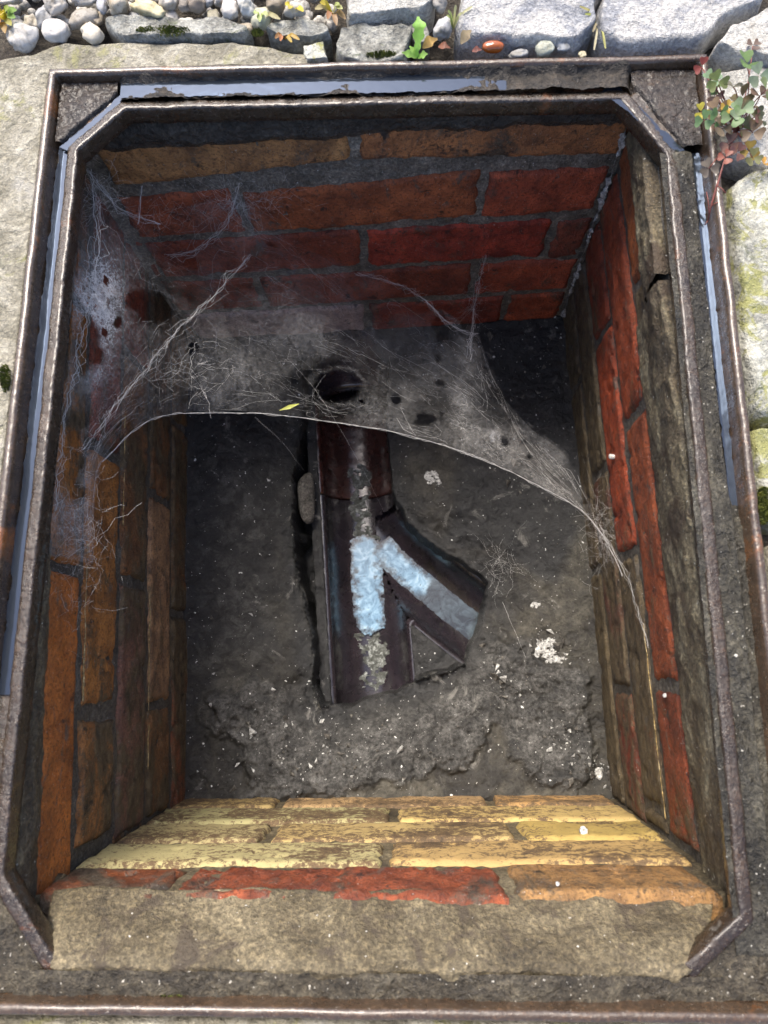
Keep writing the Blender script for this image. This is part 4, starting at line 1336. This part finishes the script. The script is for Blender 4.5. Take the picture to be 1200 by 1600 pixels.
# ------------------------------------------------------------------ moss
def moss(u, v, ru, rv, n, seed, label, z=0.0, h=.0035):
    r = np.random.default_rng(seed)
    acc = Acc()
    for k in range(n):
        a, q = r.uniform(0, 2 * math.pi), math.sqrt(r.uniform())
        p_ = at(u + math.cos(a) * q * ru, v + math.sin(a) * q * rv, z)
        hh = h * r.uniform(.4, 1.1) * (1 - .5 * q)
        an = r.uniform(0, math.pi)
        wv = np.array([math.cos(an), math.sin(an), 0]) * .0007
        ln = np.array([r.normal(0, .35), r.normal(0, .35), 1]) * hh
        acc.add([p_ - wv - [0, 0, .002], p_ + wv - [0, 0, .002], p_ + wv * .7 + ln * .6, p_ + ln, p_ - wv * .7 + ln * .6], [[0, 1, 2, 3, 4]])
    return tag(obj('moss', acc.V, acc.F, MOSS, smooth=False), label, 'moss', kind='stuff')
moss(255, 48, 42, 7, 900, 1, 'yellow-green moss along the long kerb stone', .002)
moss(402, 50, 9, 5, 120, 2, 'small bright moss tuft between two kerb stones', .001)
moss(268, 1563, 28, 8, 260, 3, 'green moss in the near groove, left patch', -.011, .003)
moss(540, 1569, 28, 6, 220, 4, 'green moss in the near groove, middle patch', -.011, .003)
moss(1193, 790, 12, 30, 500, 5, 'bright yellow moss at the right picture edge', -.003, .005)
moss(600, 85, 30, 5, 200, 6, 'sparse green moss on the dark pitted stone', -.001)
moss(8, 590, 8, 22, 250, 7, 'green moss at the left slab beside the rim', -.002, .004)

# ------------------------------------------------------------------ plants
def leaflet(base, d, n, L, Wd, notch=.18, cup=.15):
    """heart-shaped leaflet growing from base along d, facing n"""
    d = d / np.linalg.norm(d)
    s = np.cross(d, n)
    s /= np.linalg.norm(s)
    n = np.cross(s, d)
    pts = [(0, 0), (.32, .3), (.62, .5), (.88, .5), (1.0, .32), (1 - notch, 0)]
    V = [base]
    idx = []
    L_, R_ = [], []
    for t, w_ in pts[1:-1]:
        L_.append(base + d * t * L + s * w_ * Wd + n * cup * w_ * Wd)
        R_.append(base + d * t * L - s * w_ * Wd + n * cup * w_ * Wd)
    mid = [base + d * t * L for t in (.32, .62, .8, 1 - notch)]
    V = [base] + mid + L_ + R_
    F = [[0, 5, 1], [1, 5, 6, 2], [2, 6, 7, 3], [3, 7, 8, 4], [0, 1, 9], [1, 2, 10, 9], [2, 3, 11, 10], [3, 4, 12, 11]]
    return V, F
plant = thing('clover_plant', at(1165, 215, 0), 'trailing clover with green, red and bronze leaves over the far right corner', 'plant')
G_, BZ, RD, YL, PK = (.14, .2, .085), (.15, .115, .08), (.25, .07, .06), (.42, .36, .05), (.2, .105, .09)
GL = (.2, .27, .16)
LV = [(1121, 128, .022, G_, .011), (1112, 124, .02, GL, .010), (1097, 104, .004, RD, .009), (1168, 100, .028, G_, .015), (1186, 118, .03, GL, .012), (1146, 134, .022, BZ, .011), (1160, 152, .02, BZ, .012), (1096, 175, .012, YL, .009), (1100, 188, .012, GL, .010),
      (1120, 172, .016, BZ, .012), (1136, 168, .018, YL, .007), (1158, 172, .022, GL, .012), (1145, 185, .02, G_, .012), (1172, 178, .018, BZ, .013), (1176, 207, .014, BZ, .012), (1188, 150, .024, BZ, .012), (1140, 225, .01, PK, .011),
      (1152, 238, .008, PK, .009), (1171, 236, .008, (.36, .2, .05), .010), (1134, 246, .008, RD, .008), (1108, 263, .004, BZ, .010), (1196, 255, .006, (.4, .2, .04), .009), (1198, 140, .03, G_, .013), (1128, 200, .016, BZ, .012), (1118, 150, .012, BZ, .009), (1160, 200, .012, G_, .010)]
q5 = np.random.default_rng(55)
for k in range(8):
    LV.append((q5.normal(1155, 26), q5.normal(178, 36), q5.uniform(.006, .02), [BZ, GL, G_, BZ, PK][k % 5], q5.uniform(.007, .011)))
root = at(1150, 205, -.005)
acc = Acc()
for k, (u, v, z, col, sz) in enumerate(LV):
    p_ = at(u, v, z)
    r = np.random.default_rng(400 + k)
    nrm = np.array([r.normal(0, .3), r.normal(-.15, .3), 1.0])
    nrm /= np.linalg.norm(nrm)
    a0 = r.uniform(0, 6.28)
    lf = Acc()
    nl = 3 if col is not RD or k != 2 else 2
    for q in range(nl):
        an = a0 + q * 2 * math.pi / 3 + r.normal(0, .15)
        dd = np.array([math.cos(an), math.sin(an), 0])
        dd = dd - nrm * np.dot(dd, nrm) + nrm * r.uniform(-.15, .3)
        lf.add(*leaflet(p_ + dd * .0006, dd, nrm, sz * .7, sz * .8, .1, .35))
    c = tuple(max(.01, x * r.uniform(.8, 1.2)) for x in col)
    obj('leaf', lf.V, lf.F, LEAF, plant, color=(*c, 1))
    mid = (p_ + root) / 2 + [r.normal(0, .004), r.normal(0, .004), .004]
    t = np.linspace(0, 1, 7)[:, None]
    acc.add(*tube((1 - t) ** 2 * root + 2 * t * (1 - t) * mid + t ** 2 * (p_ - nrm * .0006), .00045, 5))
# the runner hanging down into the groove
run = [at(1150, 205, -.003), at(1140, 232, .006), at(1132, 250, .006), at(1122, 285, .002), at(1112, 318, -.004), at(1106, 345, -.011)]
acc.add(*tube(run, [.0006] * 3 + [.0009, .0008, .0005], 6))
for (a, b) in (((1120, 290, .002), (1134, 302, .004)), ((1111, 322, -.004), (1122, 316, 0)), ((1106, 345, -.01), (1101, 352, -.012)), ((1108, 335, -.008), (1104, 300, -.004))):
    acc.add(*tube([at(*a), (at(*a) + at(*b)) / 2 + [0, 0, .001], at(*b)], .0004, 5))
obj('stem', acc.V, acc.F, LEAF, plant, color=(.26, .09, .08, 1))

# seedling with a lobed upright leaf
sd_ = thing('seedling', at(652, 88, 0), 'bright green upright seedling leaf behind the far rim', 'plant')
def blade(pts, widths, nrm, lobes=0, seed=0):
    pts = np.array(pts)
    n = len(pts)
    k = np.linspace(0, n - 1, 18)
    C = np.stack([np.interp(k, np.arange(n), pts[:, q]) for q in range(3)], -1)
    W_ = np.interp(k, np.arange(n), widths)
    if lobes: W_ = W_ * (1 + .28 * np.sin(k / (n - 1) * lobes * 2 * math.pi))
    T = np.gradient(C, axis=0)
    S = np.cross(T, nrm)
    S /= np.linalg.norm(S, axis=1)[:, None]
    nn = np.array(nrm) / np.linalg.norm(nrm)
    V = np.stack([C - S * W_[:, None] + nn * W_[:, None] * .25, C, C + S * W_[:, None] + nn * W_[:, None] * .25], 1).reshape(-1, 3)
    return V, grid_faces(18, 3)
LG = (.25, .52, .1)
V, F = blade([at(652, 90, 0), at(652, 78, .006), at(653, 62, .010), at(655, 42, .016), at(653, 26, .018)], [.0008, .0018, .0035, .0055, .001], (.1, -.6, .8), 4)
obj('leaf', V, F, LEAF, sd_, color=(*LG, 1))
for uu in ((640, 72), (668, 84), (628, 82)):
    V, F = blade([at(652, 90, 0), at((652 + uu[0]) / 2, (88 + uu[1]) / 2, .004), at(*uu, .006)], [.0006, .003, .0006], (.1, -.4, .9), 2)
    obj('leaf', V, F, LEAF, sd_, color=(LG[0], LG[1] * .9, LG[2], 1))

def weed(loc, spots, label, seed, name='weed', wdt=.0025, cat='plant'):
    wd = thing(name, at(*loc, -.004), label, cat)
    for k, (u, v, z, col) in enumerate(spots):
        a, b = at(*loc, -.004), at(u, v, z)
        mid = (a + b) / 2 + [0, 0, .005]
        V, F = blade([a, mid, b], [.0004, wdt, .0005], (.1, -.3, .9), 1.5, seed + k)
        obj('leaf', V, F, LEAF, wd, color=(*col, 1))
weed((12, 34), [(0, 10, .012, (.45, .36, .05)), (14, 12, .014, (.3, .4, .08)), (24, 28, .01, (.2, .36, .1)), (-6, 40, .008, (.4, .2, .05)), (8, 52, .004, (.35, .22, .06)), (26, 16, .012, (.22, .38, .1)), (2, 24, .012, (.5, .42, .06)), (18, 40, .008, (.3, .3, .08))], 'yellow and green weed leaves at the left picture edge', 1, wdt=.004)
weed((520, 22), [(500, 4, .01, (.5, .42, .06)), (530, 8, .012, (.34, .4, .14)), (512, 30, .006, (.3, .14, .06)), (540, 30, .006, (.3, .2, .08)), (492, 14, .008, (.4, .36, .2)), (526, 40, .004, (.26, .16, .08)), (535, 14, .012, (.4, .44, .2))], 'dry weed with pale green and orange leaves beside the white slab', 2, wdt=.003)
weed((408, 30), [(398, 22, .014, (.36, .45, .2)), (418, 24, .014, (.4, .48, .22)), (406, 34, .012, (.36, .44, .2)), (438, 30, .006, (.3, .28, .14))], 'small pale green weed on the greenish pebble', 3, wdt=.0028)
weed((460, 20), [(446, 8, .012, (.6, .5, .06)), (474, 18, .014, (.6, .5, .05)), (452, 14, .014, (.5, .44, .1))], 'yellow weed leaf lying on a grey pebble', 4, wdt=.003)
weed((708, 46), [(700, 16, .012, (.34, .42, .16)), (712, 8, .014, (.5, .5, .3)), (738, 10, .01, (.45, .45, .3)), (698, 24, .01, (.3, .36, .14)), (722, 20, .01, (.4, .42, .25))], 'spidery green weed in front of the left flagstone', 5, wdt=.0013)
weed((932, 40), [(906, 10, .012, (.4, .38, .16)), (914, 22, .01, (.3, .34, .1)), (926, 50, .006, (.36, .32, .2)), (928, 78, .003, (.5, .48, .34)), (946, 76, .002, (.4, .42, .15))], 'thin dry weed growing in the crack between the flagstones', 6, wdt=.0012)
weed((445, 62), [(438, 64, .003, (.5, .2, .08)), (456, 66, .003, (.5, .36, .05)), (468, 62, .004, (.45, .3, .06)), (430, 60, .003, (.35, .18, .06))], 'orange and yellow leaf scraps below the short kerb stone', 7, wdt=.0022)
def dead_leaf(u, v, z, col, sz, an, lab):
    c = at(u, v, z)
    d = np.array([math.cos(an), math.sin(an), .15])
    V, F = blade([c - d * sz, c + [0, 0, sz * .35], c + d * sz], [sz * .12, sz * .62, sz * .1], (.2, -.3, .9), 1)
    tag(obj('dead_leaf', V, F, LEAF, color=(*col, 1)), lab, 'leaf', 'dead leaves behind the far rim')
dead_leaf(672, 68, .002, (.45, .3, .1), .007, .5, 'curled tan dead leaf right of the green seedling')
dead_leaf(694, 74, .002, (.24, .09, .05), .005, -.3, 'small red-brown dead leaf against the far rim')
dead_leaf(728, 58, .006, (.36, .3, .2), .007, .9, 'grey-brown curled dead leaf below the left flagstone')
dead_leaf(745, 79, .002, (.26, .1, .08), .004, 0, 'tiny dark red leaf left of the amber pebble')

# ------------------------------------------------------------------ small things inside
def speck(u, v, wall, r_, lab, name='snail_shell', cat='shell'):
    s, z = hit(u, v, wall)
    f, n = WALLS[wall]
    c = f(np.array(s), np.array(z)) + n * .0045
    V, F = rock(c, (r_ * .8, r_ * .7, r_ * .6), int(u), .8, 16, 11)
    tag(obj(name, V, F, WHITE), lab, cat, 'white specks on the chamber walls')
speck(962, 713, 'right', .0042, 'small round white shell on the upper red brick of the right wall')
speck(911, 1306, 'front', .0048, 'small round white shell on the near yellow brick wall')
speck(1047, 1086, 'right', .0022, 'tiny white shell in the mortar joint of the right wall')
speck(872, 1391, 'front', .0018, 'tiny white shell at the top edge of the near wall')

# ------------------------------------------------------------------ cobweb
web = thing('cobweb', at(500, 640, -.25), 'dusty grey cobweb slung across the far half of the chamber', 'cobweb')
def onwall(u, v, wall, off=.006):
    s, z = hit(u, v, wall)
    return WALLS[wall][0](np.array(s), np.array(z)) + WALLS[wall][1] * off
UP = [at(78, 868, -.055), at(86, 740, -.05), at(104, 600, -.046), at(118, 450, -.046), at(140, 285, -.06), onwall(250, 300, 'back'), onwall(370, 288, 'back'), onwall(520, 392, 'back', .012), onwall(622, 428, 'back', .014), at(702, 492, -.25), at(745, 522, -.27),
      at(772, 600, -.29), at(828, 668, -.295), at(885, 712, -.29), at(925, 790, -.26)]
DN = [at(146, 880, -.10), at(160, 722, -.11), at(236, 655, -.15), at(340, 645, -.19), at(430, 648, -.21), at(520, 660, -.225), at(600, 672, -.235), at(680, 692, -.24), at(740, 713, -.245), at(800, 738, -.25), at(850, 764, -.25), at(890, 785, -.248), at(918, 806, -.245), at(948, 848, -.235), onwall(982, 900, 'right')]
UP, DN = np.array(UP), np.array(DN)
NT, NS = 340, 130
def cr(P, t):
    n = len(P)
    x = t * (n - 1)
    i = np.clip(np.floor(x).astype(int), 0, n - 2)
    f = (x - i)[:, None]
    p0, p1, p2, p3 = P[np.clip(i - 1, 0, n - 1)], P[i], P[i + 1], P[np.clip(i + 2, 0, n - 1)]
    return .5 * ((2 * p1) + (-p0 + p2) * f + (2 * p0 - 5 * p1 + 4 * p2 - p3) * f ** 2 + (-p0 + 3 * p1 - 3 * p2 + p3) * f ** 3)
tt = np.linspace(0, 1, NT)
U_, D_ = cr(UP, tt), cr(DN, tt)
D_ = D_ + np.stack([0 * tt, .003 * fbm(P3(tt * 4, 0, 1), 5, 3, 500), .003 * fbm(P3(tt * 4, 0, 1), 5, 3, 501)], -1)
ss = np.linspace(0, 1, NS)
S3 = U_[:, None] * (1 - ss)[None, :, None] + D_[:, None] * ss[None, :, None]
S3[..., 2] -= (np.sin(np.pi * ss) * .022)[None] * sstep(.1, .35, tt)[:, None]
Qw = S3.copy()
S3[..., 2] += .004 * fbm(Qw, 30, 3, 510) + .0015 * fbm(Qw, 110, 3, 511)
# where each point of the sheet lies in the camera plan, used only to place the tears and dense felted spots seen there
rel = (S3 - CAM_P) @ CAM_R
UU, VV = 600 + FPX * rel[..., 0] / -rel[..., 2], 800 - FPX * rel[..., 1] / -rel[..., 2]
den = .36 + .5 * fbm(Qw, 14, 4, 512, .6)
for (u, v, r1, r2, a) in ((156, 470, 30, 50, 5.0), (150, 560, 20, 40, 1.6), (120, 800, 50, 80, .8), (385, 300, 60, 40, .55), (620, 600, 150, 60, -.06), (800, 690, 90, 40, .2), (720, 640, 14, 30, .6), (860, 750, 40, 25, .3), (580, 480, 60, 40, -.12),
                          (250, 330, 90, 60, -.05), (505, 598, 66, 36, -.6), (430, 420, 170, 60, -.1), (500, 340, 90, 40, -.3), (640, 440, 50, 30, -.2), (290, 580, 70, 50, .1), (150, 650, 60, 40, -.1)):
    den = den + a * np.exp(-(((UU - u) / r1) ** 2 + ((VV - v) / r2) ** 2))
den = np.clip(den, .05, 6)
HOLES = [(242, 482, 26, 24), (215, 470, 18, 14), (137, 538, 16, 34), (149, 556, 12, 16), (134, 578, 7, 9), (300, 412, 11, 9), (296, 388, 8, 6), (112, 720, 16, 52), (125, 655, 14, 12), (140, 690, 8, 12), (690, 510, 12, 20), (165, 440, 6, 5), (186, 500, 5, 7), (150, 480, 4, 4), (172, 470, 3, 4), (143, 460, 3, 3),
         (660, 465, 40, 22), (528, 604, 36, 24), (668, 655, 18, 8), (120, 770, 14, 10), (165, 520, 5, 4), (135, 500, 4, 5), (230, 250, 30, 20), (300, 545, 8, 6)]
hm = np.full(UU.shape, 9.0)
wx = 7 * fbm(Qw, 130, 3, 520)
wy = 7 * fbm(Qw, 130, 3, 521)
for (u, v, r1, r2) in HOLES:
    hm = np.minimum(hm, ((UU + wx - u) / r1) ** 2 + ((VV + wy - v) / r2) ** 2)
rr = np.random.default_rng(9)
for k in range(16):
    i, j = rr.integers(5, NT - 5), rr.integers(3, NS - 3)
    r1 = rr.uniform(2, 6)
    hm = np.minimum(hm, ((UU + wx * .4 - UU[i, j]) / r1) ** 2 + ((VV + wy * .4 - VV[i, j]) / (r1 * rr.uniform(.6, 1.5))) ** 2)
keep = hm > .55
den = den * (.0 + 1.0 * sstep(.6, 2.8, hm)) + .35 * np.exp(-((hm - 1.5) / .3) ** 2) * (fbm(Qw, 40, 3, 513) > 0)   # frayed round a tear
F = grid_faces(NT, NS)
F = F[keep.reshape(-1)[F].all(1)]
sh = obj('sheet', S3.reshape(-1, 3), F, WEB_SHEET, web)
at_ = sh.data.attributes.new('silk', 'FLOAT', 'POINT')
at_.data.foreach_set('value', den.reshape(-1).astype(np.float32))
# second, thinner layer above the first
S4 = S3 + np.stack([np.zeros_like(hm), np.zeros_like(hm), .01 + .006 * fbm(Qw, 25, 3, 530)], -1)
F4 = grid_faces(NT, NS)
k4 = (hm > 1.6) & (fbm(Qw, 28, 4, 531) > .1)
F4 = F4[k4.reshape(-1)[F4].all(1)]
sh2 = obj('sheet', S4.reshape(-1, 3), F4, WEB_SHEET, web)
at_ = sh2.data.attributes.new('silk', 'FLOAT', 'POINT')
at_.data.foreach_set('value', (den * .5).reshape(-1).astype(np.float32))

def surf(t, s):
    x, y = np.clip(t, 0, 1) * (NT - 1), np.clip(s, 0, 1) * (NS - 1)
    i, j = np.clip(x.astype(int), 0, NT - 2), np.clip(y.astype(int), 0, NS - 2)
    a, b = (x - i)[:, None], (y - j)[:, None]
    return (S3[i, j] * (1 - a) + S3[i + 1, j] * a) * (1 - b) + (S3[i, j + 1] * (1 - a) + S3[i + 1, j + 1] * a) * b
def hm_at(t, s):
    return hm[np.clip((t * (NT - 1)).astype(int), 0, NT - 1), np.clip((s * (NS - 1)).astype(int), 0, NS - 1)]
acc = Acc()
r = np.random.default_rng(77)
cnt = 0
while cnt < 380:
    t0, s0 = r.uniform(), r.uniform() ** .9
    an = r.uniform(0, 6.28)
    L = r.lognormal(-2.7, .6)
    k = np.linspace(0, 1, 7)
    tcv = t0 + np.cos(an) * L * k * .5 + .012 * r.normal() * np.sin(k * 4) + .004 * r.normal(size=7)
    scv = s0 + np.sin(an) * L * k + .03 * r.normal() * np.sin(k * 5) + .01 * r.normal(size=7)
    if tcv.min() < 0 or tcv.max() > 1 or scv.min() < 0 or scv.max() > 1: continue
    if (hm_at(tcv, scv) < .8).any(): continue
    pts = surf(tcv, scv) + np.c_[np.zeros((7, 2)), .003 * r.normal() * np.sin(k * math.pi) + .002 * r.normal()]
    acc.add(*tube(pts, (abs(r.normal(.00001, .00002)) + .000025) * (2.2 if r.uniform() < .05 else 1), 3, False))
    cnt += 1
# frayed fuzz where the silk is anchored on wall and rim
def fuzz(c, n, spread, L, seed, rad=.00006):
    q = np.random.default_rng(seed)
    for k in range(n):
        a = c + q.normal(size=3) * spread
        d = q.normal(size=3)
        d /= np.linalg.norm(d)
        l = L * q.lognormal(0, .5)
        t = np.linspace(0, 1, 6)[:, None]
        acc.add(*tube(a + d * l * t + q.normal(size=3) * l * .35 * t * (1 - t) + q.normal(size=(6, 3)) * l * .03, rad * q.uniform(.5, 1.6), 3, False))
fuzz(onwall(385, 285, 'back', .01), 200, np.array([.022, .004, .012]), .022, 1)
fuzz(onwall(290, 295, 'back', .008), 90, np.array([.03, .004, .012]), .02, 2)
fuzz(at(150, 310, -.06), 80, np.array([.01, .015, .006]), .018, 3)
fuzz(onwall(950, 830, 'right', .006), 220, np.array([.004, .026, .02]), .016, 4)
fuzz(onwall(900, 760, 'right', .012), 90, np.array([.006, .02, .02]), .02, 5)
fuzz(at(300, 580, -.13), 50, np.array([.016, .018, .006]), .022, 6)
fuzz(onwall(742, 470, 'back', .012), 60, np.array([.006, .004, .02]), .025, 7)
fuzz(at(785, 880, -.42), 60, np.array([.008, .014, .004]), .02, 8)
fuzz(at(120, 840, -.08), 170, np.array([.012, .03, .008]), .016, 9)
obj('threads', acc.V, acc.F, WEB, web, kind='stuff')

def strand(pts, rad, seed, n=30, wob=.0012, extra=0):
    pts = np.array(pts)
    C = cr(pts, np.linspace(0, 1, n))
    a = Acc()
    for k in range(1 + extra):
        o = wob * np.stack([fbm(C + k * 3.1, 60, 4, seed + q + 11 * k, .6) for q in range(3)], -1) * (1.3 + k * 1.1)
        a.add(*tube(C + o, rad * (1 if k == 0 else .6) * (.7 + .6 * np.abs(fbm(C + k, 150, 2, seed))), 4, False))
    return obj('strand', a.V, a.F, WEB, web)
strand(cr(DN[1:], np.linspace(0, 1, 40)), .00024, 601, 200, .001, 2)                    # taut free edge
strand([at(128, 705, -.08), at(165, 655, -.09), at(225, 580, -.12), at(270, 525, -.14), at(330, 465, -.15), at(390, 400, -.16)], 0.000200, 602, 80, .003, 5)
strand([at(135, 265, -.05), at(170, 310, -.07), at(195, 330, -.09), at(250, 350, -.11)], 0.000240, 603, 50, .002, 4)
strand([onwall(376, 262, 'back', .006), onwall(360, 310, 'back', .012), onwall(320, 345, 'back', .016), onwall(270, 352, 'back', .02)], 0.000300, 604, 60, .002, 5)
strand([at(222, 290, -.09), at(216, 350, -.10)], 0.000240, 605, 20, .001, 1)
strand([onwall(560, 410, 'back', .012), onwall(625, 432, 'back', .014), at(665, 470, -.24), at(705, 508, -.25), at(745, 522, -.27)], 0.000210, 606, 60, .0018, 6)
strand([onwall(760, 408, 'back', .004), onwall(745, 460, 'back', .01), at(738, 520, -.27), at(735, 560, -.28)], 0.000240, 607, 40, .002, 6)
strand([onwall(945, 820, 'right', .006), onwall(985, 900, 'right', .004), onwall(1000, 950, 'right', .003), onwall(1018, 1010, 'right', .003)], 0.000180, 608, 60, .002, 3)
strand([at(785, 940, -.42), at(835, 1060, -.425)], 0.000120, 609, 20, .0008)
strand([at(450, 560, -.28), at(500, 620, -.25), at(560, 720, -.3), at(600, 800, -.42)], 0.000084, 610, 30, .001)
strand([at(398, 652, -.2), at(440, 690, -.3), at(475, 735, -.42)], 0.000084, 611, 30, .001, 2)
strand([at(145, 265, -.05), at(150, 400, -.055), at(130, 520, -.055), at(100, 650, -.05), at(85, 800, -.055)], 0.000240, 612, 100, .004, 4)

# dry leaf sliver caught in the web
c = at(452, 636, -.20)
d = np.array([.0105, .0032, .001])
V, F = blade([c - d, c, c + d], [.0003, .0022, .0003], (0, -.2, 1))
tag(obj('leaf', V, F, LEAF, color=(.5, .55, .12, 1)), 'yellow-green leaf sliver caught in the cobweb', 'leaf')
